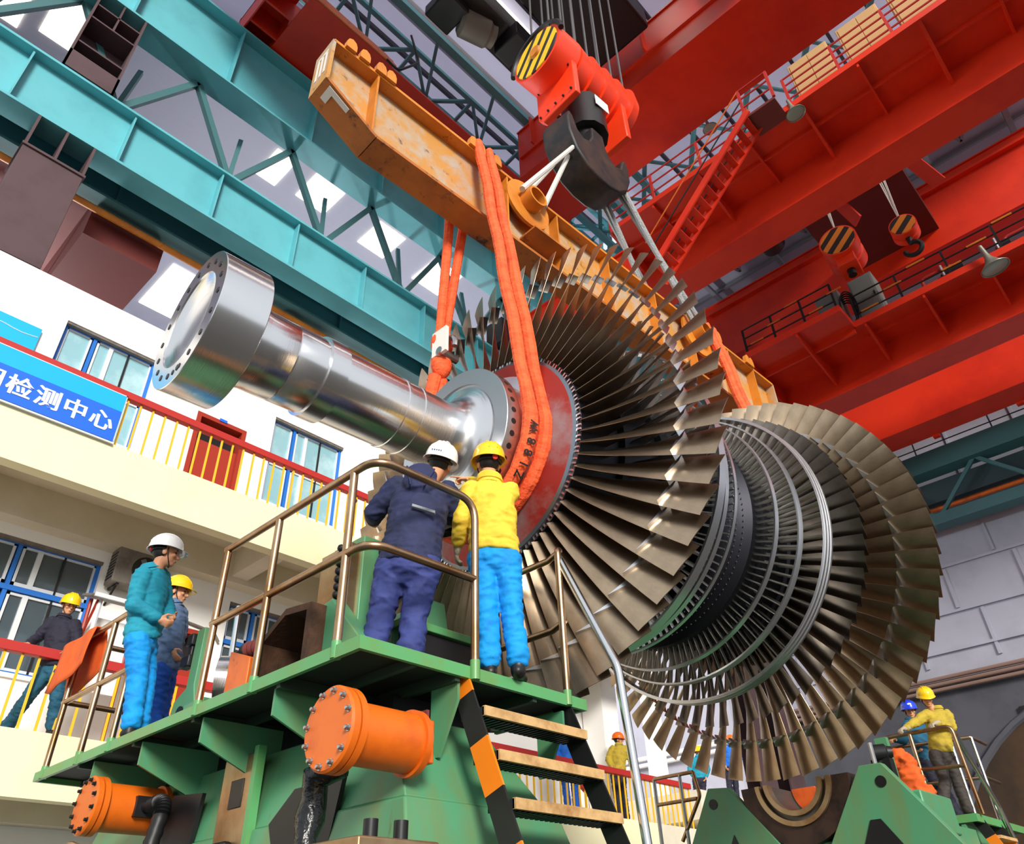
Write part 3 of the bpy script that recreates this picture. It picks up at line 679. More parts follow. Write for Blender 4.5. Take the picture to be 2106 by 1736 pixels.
# ropes from hook to beam
def bw(x, y, z): return V((x*cos(YAW)-y*sin(YAW), 4.5+x*sin(YAW)+y*cos(YAW), z))
hkL, hkR = V((6.27, 4.2, 12.2)), V((7.06, 4.2, 12.2))
for i, (hp, x, y, dy, m, dx) in enumerate(((hkL,4.98,-.27,-.16,ROPEW,-.2),(hkL,4.98,-.27,.0,ROPEW,.2),(hkL,4.98,.27,.22,ROPEW,-.05),(hkR,8.75,-.27,-.2,ROPE,-.2),(hkR,8.75,-.27,-.08,ROPE,.2),(hkR,8.75,.27,.12,ROPE,-.2),(hkR,8.75,.27,.24,ROPE,.2))):
    mb = MB().pipe([hp+V((-.02,dy,.06)), hp+V((.0,dy,.0)), bw(x+dx,y,9.62)], .04 if m is ROPEW else .045, 8)
    tag(mb.build('wire_rope_sling', m), ['pale rope sling from the black hook to the left trunnion of the yellow beam', 'grey wire rope sling from the right hook horn down to the yellow beam'][i > 2], 'rope sling', ['left rope slings', 'right rope slings'][i > 2])

# ------------------------------------------------------------------ orange slings
def sling(sx, label_near, label_far, rh, ywid=.155):
    def ctr(s): return V((s, 4.5-.044*s, 5.455+.0135*s))
    objs = []
    near = thing('lifting_sling', label_near, 'sling', ctr(sx)-V((0,0,rh)))
    far = thing('lifting_sling', label_far, 'sling', ctr(sx)+V((0,rh,1.5)))
    for k, dx in enumerate((-.09, .095)):
        c = ctr(sx+dx); pts = []
        top = bw(sx+dx, -.2, 9.98)
        pts.append(bw(sx+dx, -.12, 9.97)); pts.append(top)
        R2 = rh+.06
        tgt = c+V((0,-R2,0)); n = 14
        for i in range(1, n): pts.append(top.lerp(tgt, i/n)+V((0,.012*sin(i*1.7),0)))
        for i in range(0, 19): a = R(180+i*10); pts.append(c+V((0,R2*cos(a),R2*sin(a))))
        sh = V((sx+dx*.35, 4.81, 6.95))
        e = pts[-1]
        for i in range(1, 6): pts.append(e.lerp(sh, i/6))
        mb = MB().pipe(pts, .07, 10, rr=[(.062 if i < 15 else .07)+.01*noise.noise(p*9) for i, p in enumerate(pts)])
        mb.build('strand', SLING, near)
        ft = bw(sx+dx*1.6, .2, 9.98); fp = [bw(sx+dx*1.6, .12, 9.97), ft]; sb = V((sx+dx*.4, 4.82, 7.25))
        for i in range(1, 9): fp.append(ft.lerp(sb, i/8))
        MB().pipe(fp, .08, 10, rr=[.062-.012*(i/len(fp)) for i in range(len(fp))]).build('strand', SLING, far)
    MB().ell((sx,4.815,7.16), .13, .12, .2).build('eye', SLING, far); MB().ell((sx,4.815,6.88), .12, .11, .2).build('eye', SLING, near)
    return near
def shackle(x, y, z, label):
    t = thing('shackle', label, 'shackle', (x, y, z), group='shackles joining the slings')
    MB().pipe([V((x-.02, y-.14+.1*cos(a), z+.12*sin(a))) for a in [R(-20+i*22) for i in range(11)]], .035, 8).build('bow', STEEL, t)
    MB().tube((x-.13,y-.1,z-.08), (x+.13,y-.1,z-.08), .045, 10).build('pin', STEEL, t)
    MB().box(x-.12, x-.08, y-.2, y+.02, z-.12, z+.22).build('tag_strap', mat('pale_strap', (226,222,214), .8), t)
sling(4.19, 'long orange sling on the near side of the beam, wrapping under the rotor hub', 'short orange sling on the far side of the beam, ending at a shackle', .745)
shackle(4.19, 4.82, 7.02, 'steel shackle joining the orange slings left of the near sling')
sling(9.2, 'orange sling near the right end of the yellow beam, going down behind the rear blades', 'orange sling on the far side of the beam at its right end', .745)

# ------------------------------------------------------------------ turbine rotor
D = V((1,-.044,.0135)).normalized()
rt = thing('turbine_rotor', 'huge steel turbine rotor with long shaft and fans of blades, hanging from orange slings', 'turbine rotor', (0,4.5,5.455))
rt.rotation_euler = V((1,0,0)).rotation_difference(D).to_euler()
S2 = 13.34
def rb(mb, n, m, **k): return mb.build(n, m, rt, local=True, **k)
def mir(p): return [(S2-x, r) for x, r in reversed(p)]
flp = [(1.50,.0),(1.50,.26),(1.46,.36),(1.445,.385),(1.432,.39),(1.432,.553),(1.437,.558),(1.79,.558),(1.795,.553),(1.795,.36)]
shp = [(1.795,.40),(1.83,.345),(1.95,.322),(2.16,.322),(2.165,.319),(2.18,.319),(2.185,.322),(2.43,.322),(2.435,.346),(2.60,.346),(2.605,.314),(3.20,.314),(3.205,.322),(3.225,.322),(3.23,.314),(3.37,.314),(3.375,.322),(3.395,.322),(3.40,.314),(3.70,.314),(3.80,.33),(3.88,.385),(3.915,.47),(3.93,.545)]
dsp = [(3.93,.545),(3.945,.55),(3.945,.575),(3.925,.58),(3.925,.735),(3.93,.74),(4.075,.74),(4.08,.735),(4.08,.70)]
hcp = [(4.08,.70),(4.29,.71),(4.32,.78),(4.345,.84)]
hrp = [(4.345,.84),(4.38,.92),(4.43,1.03)]
hop = [(4.43,1.03),(4.445,1.06),(4.466,1.065),(4.466,1.104)]
for f, tag_ in ((lambda p: p, 0), (mir, 1)):
    rb(MB().lathe(f(flp), n=96), 'coupling_flange', SHAFT)
    rb(MB().lathe(f(shp), n=96), 'shaft', SHAFT)
    lab(rb(MB().lathe(f(dsp), n=96), 'balance_disc', SHAFT2 if not tag_ else DISC), 'bright disc with a ring of holes')
    rb(MB().lathe(f(hcp), n=96), 'hub_cone', SHROUD)
    lab(rb(MB().lathe(f(hrp), n=96, caps=False), 'hub_face', HUBRED), 'red masked band on the hub')
    rb(MB().lathe(f(hop), n=96, caps=False), 'hub_edge', DISC)
half = [(4.466,1.104),(4.82,1.104),(4.84,1.08),(5.0,1.08),(5.02,1.14),(5.4,1.15),(5.42,1.12),(5.55,1.12),(5.57,1.18),(5.8,1.19),(5.82,1.16),(5.9,1.16),(5.92,1.22),(6.08,1.22),(6.1,1.18),(6.2,1.18),(6.22,1.26),(6.38,1.26),(6.44,1.2),(6.55,1.08),(6.67,1.05)]
rb(MB().lathe(half+mir(half)[1:], n=96), 'drum', DRUM)
# holes
h = MB()
for i in range(18):
    a = R(i*20+6); c = V((0,.47*cos(a),.47*sin(a)))
    h.tube(c+V((1.428,0,0)), c+V((1.46,0,0)), .024, 10)
for dz in (-.05, .05): h.tube((1.428,-.012+dz,-.47), (1.44,-.012+dz,-.47), .02, 8)
lab(rb(h, 'bolt_holes', BLACK), 'ring of dark bolt holes')
h = MB()
for i in range(40):
    a = R(i*9); c = V((4.0,.741*cos(a),.741*sin(a)))
    h.tube(c, c-V((0,.02*cos(a),.02*sin(a))), .028, 10)
lab(rb(h, 'rim_holes', BLACK), 'row of dark threaded holes in the disc rim')
h = MB()
for i in range(64):
    for dr in (0, 1):
        a = R(i*5.625+1+dr*2.2); r = 1.075
        h.obox((4.462,r*cos(a),r*sin(a)), (.006,0,0), V((0,cos(a),sin(a)))*.022, V((0,-sin(a),cos(a)))*.008)
lab(rb(h, 'locking_pins', SHROUD), 'bright locking pins along the blade root rim')
h = MB()
for i in range(120):
    for j in range(3):
        a = R(i*3+j); s = 6.78+.05*j; r = 1.10+.05*j
        h.ell((s,r*cos(a),r*sin(a)), .008, .008, .008, n=5, m=4)
rb(h, 'rivet_rows', STEEL)['kind'] = 'stuff'
def blade_mb(r0, r1, c0, c1, b0, b1, sgn, t0, t1, nsec=7, camber=.07, lean=0, base=None):
    mb = base or MB(); n0 = len(mb.v); K = 6
    for j in range(nsec):
        f = j/(nsec-1); r = r0+(r1-r0)*f; c = c0+(c1-c0)*f; b = R(b0+(b1-b0)*f**.9); th = t0+(t1-t0)*f
        e = V((cos(b), sgn*sin(b), 0)); nn = V((-sgn*sin(b), cos(b), 0))
        up, lo = [], []
        for k in range(K+1):
            t = -.5+k/K; cam = camber*c*(1-4*t*t)*(1-.55*f); tk = th*.5*max(.12, (1-(2*t)**4))*(1-.35*t)
            up.append(e*(t*c)+nn*(cam*sgn+tk)+V((0,0,r))); lo.append(e*(t*c)+nn*(cam*sgn-tk)+V((0,0,r)))
        mb.v += up+lo[::-1]
    m = 2*(K+1)
    for j in range(nsec-1):
        a, b2 = n0+j*m, n0+(j+1)*m
        for k in range(m): q = (k+1) % m; mb.f.append((a+k, a+q, b2+q, b2+k))
    mb.f.append(tuple(n0+k for k in reversed(range(m)))); mb.f.append(tuple(n0+(nsec-1)*m+k for k in range(m)))
    return mb
def snub_mb(r, sgn, b, w=.105):
    mb = MB()
    if sgn > 0: L, a, c = .15, .035, .022
    else: L, a, c = .13, .05, .045
    b = R(b); nn = V((-sgn*sin(b), cos(b), 0)); e = V((cos(b), sgn*sin(b), 0)); O_ = V((0,0,r)); Z_ = V((0,0,1))
    if sgn > 0: tri = [(-.15,0),(.03,.022),(.11,.0),(.03,-.022)]; h = .05
    else: tri = [(-.13,-.01),(.10,.055),(.11,-.05)]; h = .05
    return mb.prism(tri, O_-nn*h, e, Z_, nn*2*h)
def row(name, N, s, params, m, vis, phase, snub=None, cam=.07, nsec=7):
    """N blades around the axis at station s; the ones in vis get objects of their own"""
    b0 = None; rest = MB()
    for i in range(N):
        ph = (phase+i*360/N) % 360
        if vis(ph):
            if b0 is None:
                b0 = blade_mb(*params, nsec=nsec, camber=cam).build(name, m, rt, local=True, ang=50)
                b0.location = (s,0,0); b0.rotation_euler = (R(ph),0,0)
                if snub: snub_mb(*snub).build('snubber', SHROUD, b0, local=True)
            else:
                c = copytree(b0, rt); c.rotation_euler = (R(ph),0,0)
        else:
            q = blade_mb(*params, nsec=nsec, camber=cam); mx = M.Rotation(R(ph), 4, 'X')
            if snub: sn = snub_mb(*snub); q.add(sn.v, sn.f)
            rest.add([V((s,0,0))+mx@p for p in q.v], q.f)
    if rest.v:
        o = rb(rest, name, m); o['kind'] = 'stuff'
alln = lambda p: True
none = lambda p: False
# phi = rotation from straight up towards the camera side
ph0 = 90-59.2
FL = (1.10, 2.405, .36, .30, 14, 66, 1, .030, .007)
FR = (1.10, 2.405, .36, .30, 14, 66, -1, .030, .007)
row('last_stage_blade', 64, 4.62, FL, BLADE, alln, ph0, (2.04, 1, 56), nsec=9)
row('last_stage_blade', 64, S2-4.62+.05, FR, BLADE, lambda p: 22 < p < 222, 90-58.3, (2.0, -1, 56), nsec=9)
row('second_stage_blade', 64, 8.13, (1.13, 1.905, .26, .24, 20, 58, -1, .024, .007), BLADE2, lambda p: 10 < p < 240, 2, cam=.1)
row('second_stage_blade', 64, S2-8.13, (1.13, 1.905, .26, .24, 20, 58, 1, .024, .007), BLADE2, lambda p: 60 < p < 140, 2, cam=.1)
row('third_stage_blade', 84, 7.66, (1.17, 1.70, .10, .085, 4, 10, -1, .018, .010), BLADEW, lambda p: 20 < p < 230, 1, cam=.12, nsec=5)
row('third_stage_blade', 84, S2-7.66, (1.17, 1.70, .10, .085, 4, 10, 1, .018, .010), BLADEW, lambda p: 70 < p < 130, 1, cam=.12, nsec=5)
row('fourth_stage_blade', 92, 7.36, (1.2, 1.56, .075, .065, 4, 10, -1, .016, .010), BLADEW, lambda p: 20 < p < 230, 1, cam=.14, nsec=4)
row('fourth_stage_blade', 92, S2-7.36, (1.2, 1.56, .075, .065, 4, 10, 1, .016, .010), BLADEW, lambda p: 70 < p < 130, 1, cam=.14, nsec=4)
row('fifth_stage_blade', 120, 7.05, (1.24, 1.465, .06, .055, 4, 8, -1, .015, .011), BLADEW, lambda p: 20 < p < 230, 1, cam=.16, nsec=4)
row('fifth_stage_blade', 120, S2-7.05, (1.24, 1.465, .06, .055, 4, 8, 1, .015, .011), BLADEW, none, 1, cam=.16, nsec=4)
for s, w, r, th in ((7.66,.08,1.70,.022),(7.36,.045,1.56,.018),(7.05,.035,1.465,.016)):
    for q in (s, S2-s):
        if q < 6.6: w *= .62
        o = MB().band(q-w, q+w, r, r+th, n=160)
        if r > 1.6 and q > 6.6:
            for k in (-.06, 0, .06): o.band(q+k-.012, q+k+.012, r+th, r+th+.012, n=160)
        lab(rb(o, 'shroud_ring', SHROUD), 'bright shroud ring')

# ------------------------------------------------------------------ near bearing pedestal and platform
pd = thing('bearing_pedestal', 'big green bearing pedestal under the near work platform', 'machine base', (3.4, 4.6, 0))
def frustum(x0, x1, y0, y1, z0, X0_, X1_, Y0_, Y1_, z1):
    return MB().hexa([(x0,y0,z0),(x1,y0,z0),(x1,y1,z0),(x0,y1,z0),(X0_,Y0_,z1),(X1_,Y0_,z1),(X1_,Y1_,z1),(X0_,Y1_,z1)])
frustum(2.62, 5.0, 2.9, 8.4, 0, 2.88, 4.15, 3.5, 7.9, 2.35).build('base', GREEN, pd, bevel=.015)
frustum(2.9, 4.1, 3.52, 7.8, 2.35, 3.02, 3.75, 3.78, 7.7, 2.85).build('body', GREEN, pd, bevel=.01)
lab(MB().box(2.87, 2.9, 5.08, 5.5, 1.2, 2.83).build('machined_plate', PLATE, pd, bevel=.006), 'brown machined steel plate')
lab(MB().box(2.862, 2.872, 5.2, 5.36, 2.5, 2.68).build('opening', BLACK, pd, bevel=.004), 'dark rounded opening')
lab(MB().box(2.8, 2.87, 5.22, 5.42, 2.16, 2.3).build('valve', BLACK, pd, bevel=.02), 'small black valve')
lab(MB().prism([(4.05,2.52),(4.55,2.52),(4.8,2.35),(4.45,1.6),(4.3,1.6)], (2.862,0,0), (0,1,0), (0,0,1), (.03,0,0)).build('opening', BLACK, pd), 'dark sloped opening under the motor')
lab(MB().prism([(5.75,2.66),(6.2,2.7),(6.55,2.1),(6.3,1.6),(5.95,1.6)], (2.862,0,0), (0,1,0), (0,0,1), (.03,0,0)).build('opening', BLACK, pd), 'dark sloped opening')
MB().box(2.84, 2.9, 5.02, 5.07, 1.2, 2.86).build('weld_strip', GREENL, pd)
lab(MB().box(2.93, 2.95, 3.4, 3.5, 2.63, 2.78).build('warning_plate', DRED, pd), 'dark red plate')
MB().box(3.12, 3.95, 3.95, 7.6, 2.0, 3.02).build('shade_backing', BLACK, pd)  # added black box standing in for the deep shade under the deck
# upper housing
MB().prism([(3.75,3.1),(4.45,3.1),(4.45,3.62),(4.25,3.66),(3.9,3.3)], (2.78,0,0), (0,1,0), (0,0,1), (.12,0,0)).build('side_cheek', GREEN, pd, bevel=.008)
MB().box(2.98, 3.24, 4.22, 4.6, 3.1, 4.2).build('upright', GREEN, pd, bevel=.01)
MB().box(2.9, 2.98, 4.25, 4.62, 3.55, 4.12).build('bracket_plate', PLATE, pd)
MB().prism([(3.4,3.25),(4.2,3.25),(4.2,3.66),(3.95,3.68),(3.9,3.95),(3.75,3.95),(3.7,3.68),(3.4,3.68)], (0,4.35,0), (1,0,0), (0,0,1), (0,.7,0)).build('saddle', GREEN, pd, bevel=.01)
MB().box(3.38, 4.25, 4.2, 4.5, 3.62, 3.68).build('ledge', GREENL, pd, bevel=.006)
lab(MB().box(3.45, 4.15, 4.24, 4.34, 3.1, 3.62).build('recess', BLACK, pd), 'black recess')
ch = MB()
for k in range(8): ch.ell((2.88,4.35,4.1-k*.06), .035, .03, .03, n=8, m=6)
tag(ch.build('hanging_chain', BLACK), 'black chain hanging beside the tall green upright behind the railing post', 'chain')
MB().prism([(5.95,3.1),(6.5,3.1),(6.42,3.42),(6.25,3.5),(6.25,3.98),(6.12,3.98),(6.12,3.5)], (2.8,0,0), (0,1,0), (0,0,1), (.06,0,0)).build('hinge_plate', GREEN, pd, bevel=.006)
lab(MB().tube((2.79,6.27,3.3), (2.8,6.27,3.3), .06, 16).build('hole', BLACK, pd), 'round hole')
lab(MB().box(2.77, 2.85, 6.26, 6.36, 3.86, 3.96).box(2.77, 2.85, 6.26, 6.4, 3.68, 3.78).box(2.79, 2.83, 6.28, 6.34, 3.7, 3.9).build('clamp', BLACK, pd, bevel=.01), 'black clamp')
MB().box(2.7, 3.2, 5.7, 6.0, 3.1, 3.3).build('foot_block', GREEN, pd, bevel=.01)
# things standing along the platform edge
t = thing('support_roller', 'bright steel roller on the platform edge between the first two railing posts', 'roller', (2.8,5.55,3.1))
MB().lathe([(-.07,.12),(-.07,.2),(.07,.2),(.07,.12)], (2.8,5.55,3.38), (.8,-.6,0), 32).build('wheel', SHAFT, t)
MB().box(2.76, 2.84, 5.5, 5.6, 3.1, 3.3).build('stand', GREEN, t)
tag(MB().tube((2.82,5.6,3.4), (2.82,5.64,4.02), .022, 10).build('steel_rod', RAILS), 'thin upright silver rod above the bright roller', 'rod')
t = thing('spring_coupling', 'black and red spring coupling beside the silver rod', 'coupling', (2.9,5.5,3.66))
MB().lathe([(0,.012),(.12,.016),(.13,.045),(.17,.058),(.36,.058),(.37,.04),(.5,.03)], (2.86,5.72,3.66), (.3,-1,0), 18).build('body', BLACK, t)
sp = MB()
for k in range(4): sp.lathe([(0,.06),(.02,.066),(.04,.06)], V((2.86,5.72,3.66))+V((.3,-1,0)).normalized()*(.18+.045*k), (.3,-1,0), 18)
sp.build('coils', DRED, t)
tag(MB().prism([(5.06,3.1),(5.36,3.1),(5.36,3.55),(5.06,3.44)], (2.68,0,0), (0,1,0), (0,0,1), (.28,0,0)).build('guard_box', MOTOR, bevel=.01), 'small orange guard box on the platform edge right of the bright roller', 'guard')
t = thing('rusty_bracket', 'rusty open steel bracket leaning on the platform between the second and third railing post', 'bracket', (2.85,4.6,3.1))
pl = [(4.98,3.1),(4.92,3.5),(4.62,3.66),(4.3,3.62),(4.3,3.1)]
cx, cz = 4.62, 3.36; inn = [(cx+(a-cx)*.84, max(3.1, cz+(b-cz)*.84)) for a, b in pl]; inn[0] = (inn[0][0],3.1); inn[-1] = (inn[-1][0],3.1)
MB().prism(pl+inn[::-1], (2.66,0,0), (0,1,0), (0,0,1), (.4,0,0)).build('frame', RUST, t); MB().prism(pl, (3.06,0,0), (0,1,0), (0,0,1), (.02,0,0)).build('back_plate', RUST, t)
t = thing('studded_block', 'brown steel block with two dark studs in front of the pedestal at the bottom edge', 'block', (2.6,3.25,1.2))
MB().box(2.3, 2.78, 3.1, 3.6, .0, 2.08).build('block', PLATE, t, bevel=.01)
for x, y in ((2.47,3.24),(2.62,3.2)): MB().tube((x,y,2.0), (x,y,2.17), .035, 14).build('stud', BLACK, t)
# motors
def motor(y, z, x0, xb, rf, rbar, label, sock):
    t = thing('oil_motor', label, 'motor', (2.9, y, z), group='orange flanged motors')
    MB().lathe([(x0,.02),(x0,rf-.012),(x0+.012,rf),(x0+.05,rf),(x0+.05,rf-.02)], (0,y,z), n=48).build('cover_flange', MOTOR, t)
    MB().lathe([(x0+.046,rf-.03),(x0+.062,rf-.03)], (0,y,z), n=48).build('gasket', BLACK, t)
    MB().lathe([(x0+.06,rf-.02),(x0+.06,rf),(x0+.10,rf),(x0+.10,rbar+.02),(x0+.12,rbar),(xb-.04,rbar),(xb-.04,rbar+.02),(xb,rbar+.02)], (0,y,z), n=48).build('barrel', MOTOR, t)
    MB().box(xb, xb+.06, y-rbar*.72, y+rbar*.72, z-rbar*.72, z+rbar*.72).build('mount_plate', MOTOR, t, bevel=.008)
    b0 = None
    for i in range(12):
        a = R(i*30+10); yy, zz = y+(rf-.03)*cos(a), z+(rf-.03)*sin(a)
        MB().lathe([(-.025,.008),(-.022,.012),(-.004,.012),(-.004,.018),(.01,.02)], (x0,yy,zz), n=10).build('bolt', STEEL if not sock else BLACK, t)
    if sock:
        MB().box(xb-.28, xb-.12, y-rbar-.03, y-rbar+.04, z-.07, z+.07).build('socket_plate', BLACK, t)
        MB().tube((xb-.2,y-rbar-.1,z), (xb-.2,y-rbar,z), .045, 14).build('socket', BLACK, t)
motor(3.5, 2.61, 2.35, 2.92, .215, .158, 'orange flanged motor with a ring of bolts under the front platform corner', False)
motor(6.52, 2.63, 2.35, 2.93, .2, .165, 'orange flanged motor with black socket under the far end of the walkway', True)
pts = [(2.62,3.72,2.5)]+[(2.55+.02*sin(k*1.3),3.86+.03*sin(k*.9),2.45-.1*k) for k in range(14)]
tag(MB().pipe(pts, .08, 14, rr=[.07+.022*noise.noise(V(p)*9)+.008*(i % 2) for i, p in enumerate(pts)]).build('wrapped_hose', mat('black_plastic_wrap', (16,16,18), .25, bump=.6, bscale=22)), 'thick hose wrapped in shiny black plastic below the front motor', 'hose')
pts = fillet([(2.73,6.25,2.63),(2.73,6.02,2.64),(2.66,5.98,2.3),(2.6,5.96,1.2)], .16, 10)
full = [a.lerp(b, k/6) for a, b in zip(pts, pts[1:]) for k in range(6)]
tag(MB().pipe(full, .055, 12, rr=[.05+.008*(i % 2) for i in range(len(full))]).build('corrugated_hose', BLACK), 'black corrugated hose curving down from the far motor', 'hose')
tag(MB().pipe(fillet([(2.3,6.5,1.9),(2.32,6.6,2.42),(2.4,6.3,2.3),(2.5,5.9,2.28),(2.6,5.6,2.28)], .08), .016, 8).build('oil_pipe', RAILM), 'thin bent metal pipe under the far motor', 'pipe')

# platform
pf = thing('work_platform', 'green walkway platform around the near pedestal on which the workers stand', 'platform', (3, 5, 3.1))
def slab(x0, x1, y0, y1): return MB().box(x0, x1, y0, y1, 3.07, 3.098)
slab(2.47, 3.25, 4.2, 8.1).build('deck', GRATE, pf); slab(2.47, 4.38, 3.44, 4.2).build('deck', GRATE, pf)
k = MB().box(2.44, 2.47, 3.41, 8.12, 3.025, 3.1).box(2.47, 4.39, 3.41, 3.44, 3.025, 3.1).box(4.39, 4.42, 3.41, 4.3, 3.025, 3.1).box(2.47, 3.25, 8.09, 8.12, 3.025, 3.1)
k.build('edge_angle', GREENL, pf, smooth=False)
k = MB()
for y in (4.25, 5.3, 6.2, 7.2): k.box(2.47, 3.2, y-.02, y+.02, 3.0, 3.07)
for x in (3.2, 3.9): k.box(x-.02, x+.02, 3.44, 4.2, 3.0, 3.07)
k.box(2.84, 2.88, 3.44, 8.1, 3.02, 3.07)
k.build('joist', mat('shaded_joist_green', (36,58,44), .6), pf)  # joist green darkened to paint in the shade below the platform
for y in (4.32, 5.2, 6.1, 6.95): MB().prism([(2.5,3.02),(3.12,3.02),(3.12,2.66),(3.0,2.66),(2.5,2.86)], (0,y,0), (1,0,0), (0,0,1), (0,.02,0)).build('bracket', GREEN, pf)
for x in (3.22, 4.2): MB().prism([(3.46,3.0),(3.7,3.0),(3.7,2.6),(3.62,2.6),(3.46,2.9)], (x,0,0), (0,1,0), (0,0,1), (.02,0,0)).build('bracket', GREEN, pf)
def post(t, x, y, z0, z1, m=RAILM, r=.027):
    MB().tube((x,y,z0+.02), (x,y,z1), r, 14).build('post', m, t)
    MB().tube((x,y,z0-.07), (x,y,z0+.03), r+.004, 14).build('post_socket', GREENL, t)
r1 = thing('handrail', 'brown steel tube handrail turning the front corner of the near platform', 'railing', (2.46,3.6,3.1))
for z, nm in ((4.27,'top_rail'),(3.68,'mid_rail')):
    e = [(2.46,5.28,z),(2.46,3.43,z),(3.31,3.4,z)] if z < 4 else [(2.46,5.28,z),(2.46,3.43,z),(3.31,3.4,z),(3.31,3.4,3.13)]
    MB().pipe(fillet(e, .16, 8), .027, 14).build(nm, RAILM, r1)
for y in (3.66, 4.54, 5.25): post(r1, 2.46, y, 3.1, 4.26)
MB().tube((3.31,3.4,3.02), (3.31,3.4,3.14), .032, 14).build('post_socket', GREENL, r1)
r2 = thing('handrail', 'brown steel tube handrail at the far end of the near platform, under the orange cloth', 'railing', (2.46,7.3,3.1))
for z in (4.25, 3.68): MB().pipe([(2.46,6.58,z),(2.46,7.98,z)], .027, 12).build('top_rail' if z > 4 else 'mid_rail', RAILM, r2); MB().pipe([(2.46,7.95,z),(3.2,7.95,z)], .027, 12).build('end_rail', RAILM, r2)
for y in (6.62, 7.22, 7.95): post(r2, 2.46, y, 3.1, 4.25)
post(r2, 3.2, 7.95, 3.1, 4.25)
MB().ell((2.46,6.6,4.27), .03, .03, .03).build('end_cap', RAILM, r2)
g = MB(); n = 14
for s, xo in ((-1, 2.425), (1, 2.5)):
    k0 = len(g.v)
    for i in range(n+1):
        for j in range(7):
            u = i/n; v = j/6; L = .36+.12*sin(u*2.2)+.04*noise.noise(V((u*3, s, 0)))
            g.v.append(V((xo+s*(.012+.05*v+.012*sin(u*9+v*3)), 7.55+.75*u+.05*v*(u-.5), 4.285-L*v)))
    for i in range(n):
        for j in range(6): a = k0+i*7+j; g.f.append((a, a+7, a+8, a+1))
k1 = (n+1)*7
for i in range(n): g.f.append((i*7, (i+1)*7, k1+(i+1)*7, k1+i*7))
o = g.build('draped_cloth', CLOTHO); tag(o, 'orange cloth hung over the far handrail of the platform', 'cloth')
sd = o.modifiers.new('thick', 'SOLIDIFY'); sd.thickness = .008
r3 = thing('handrail', 'steel tube handrail at the head of the striped stair, in front of the big blades', 'railing', (4.3,3.6,3.1))
for z in (4.2, 3.63): MB().pipe(fillet([(4.22,3.42,z-.25 if z > 4 else z-.02),(4.22,3.42,z),(4.3,3.46,z+.03),(4.32,3.6,z),(4.32,4.25,z)], .06, 5), .026, 12).build('top_rail' if z > 4 else 'mid_rail', RAILM, r3)
post(r3, 4.22, 3.42, 3.1, 4.15); post(r3, 4.32, 4.22, 3.1, 4.2)
lab(MB().pipe(fillet([(4.24,3.42,4.12),(4.26,3.0,3.2),(4.28,2.93,2.0),(4.28,2.2,.4)], .3, 8), .03, 14).build('stair_rail', RAILS, r3), 'shiny bent stair rail')
# stair
st = thing('stair', 'steep platform stair with black and orange striped side and worn treads', 'stairs', (3.8,2.6,0))
for x in (3.27, 4.24): MB().prism([(3.42,3.04),(3.58,3.04),(2.28,0),(2.12,0)], (x,0,0), (0,1,0), (0,0,1), (.015,0,0)).build('stringer', HAZ if x < 4 else BLACK, st)
for k in range(11):
    z = 2.84-k*.262; y = 3.30-k*.112
    tr = MB().box(3.285, 4.24, y, y+.2, z-.05, z).build('tread', GRATE, st)
    MB().box(3.285, 4.24, y-.012, y+.012, z-.052, z+.004).build('nosing', WOODP, tr)
    s_ = MB()
    for q in range(22): s_.box(3.3+q*.043, 3.32+q*.043, y+.02, y+.18, z-.058, z-.05)
    s_.build('grip_teeth', BLACK, tr)

# ------------------------------------------------------------------ far bearing pedestal
fp = thing('bearing_pedestal', 'green twin peaked bearing pedestal at lower right with an open round bearing', 'machine base', (10.6,4.74,0))
def ext(a, b, z): t = (z-a[1])/(b[1]-a[1]); return (a[0]+(b[0]-a[0])*t, z)
lp = [(5.971,3.483),(5.67,3.454),ext((5.67,3.454),(5.063,2.718),2.0),ext((5.67,3.454),(5.063,2.718),2.0),(4.6,1.0),(4.6,0),(7.6,0),(6.9,1.7)]
lp = [(5.971,3.483),(5.67,3.454),(5.0,2.64),(4.9,0),(8.0,0)]
rp_ = [(3.837,3.446),(3.566,3.442),(1.2,0),(4.5,0),(4.45,2.6)]
MB().prism(lp, (10.3,0,0), (0,1,0), (0,0,1), (.14,0,0)).build('end_plate', GREEN, fp, bevel=.01)
MB().prism(rp_, (10.3,0,0), (0,1,0), (0,0,1), (.14,0,0)).build('end_plate', GREEN, fp, bevel=.01)
for y, z in ((5.92,3.276),(3.618,3.238)): lab(MB().tube((10.29,y,z), (10.31,y,z), .065, 20).build('lifting_hole', BLACK, fp), 'round lifting hole')
for poly in ([(5.68,2.88),(6.4,1.6),(5.2,1.6)], [(3.86,2.85),(3.74,2.85),(3.0,1.7),(4.5,1.7)]): lab(MB().prism(poly, (10.285,0,0), (0,1,0), (0,0,1), (.02,0,0)).build('cutout', BLACK, fp), 'dark triangular opening')
MB().box(10.44, 11.6, 3.3, 6.2, 0, 2.7).build('body', GREEN, fp, bevel=.02)
for y0, y1 in ((3.25,3.8),(5.62,6.2)): MB().box(10.44, 11.5, y0, y1, 2.7, 3.12).build('shoulder', GREEN, fp, bevel=.02)
def half_ring(r0, r1, x0, x1, c=(4.74,3.4), n=28):
    an = [PI+PI*i/n for i in range(n+1)]
    return MB().prism([(r1*cos(a), r1*sin(a)) for a in an]+[(r0*cos(a), r0*sin(a)) for a in reversed(an)], (x0,c[0],c[1]), (0,1,0), (0,0,1), (x1-x0,0,0))
BRONZE = mat('oiled_bearing', (70,52,44), .45, metal=.5, var=(38,28,26), vscale=3)
half_ring(.5, .74, 10.32, 11.3).build('bearing_seat', BRONZE, fp, ang=50); half_ring(.46, .52, 10.28, 10.5).build('bearing_lip', PLATE, fp, ang=50)
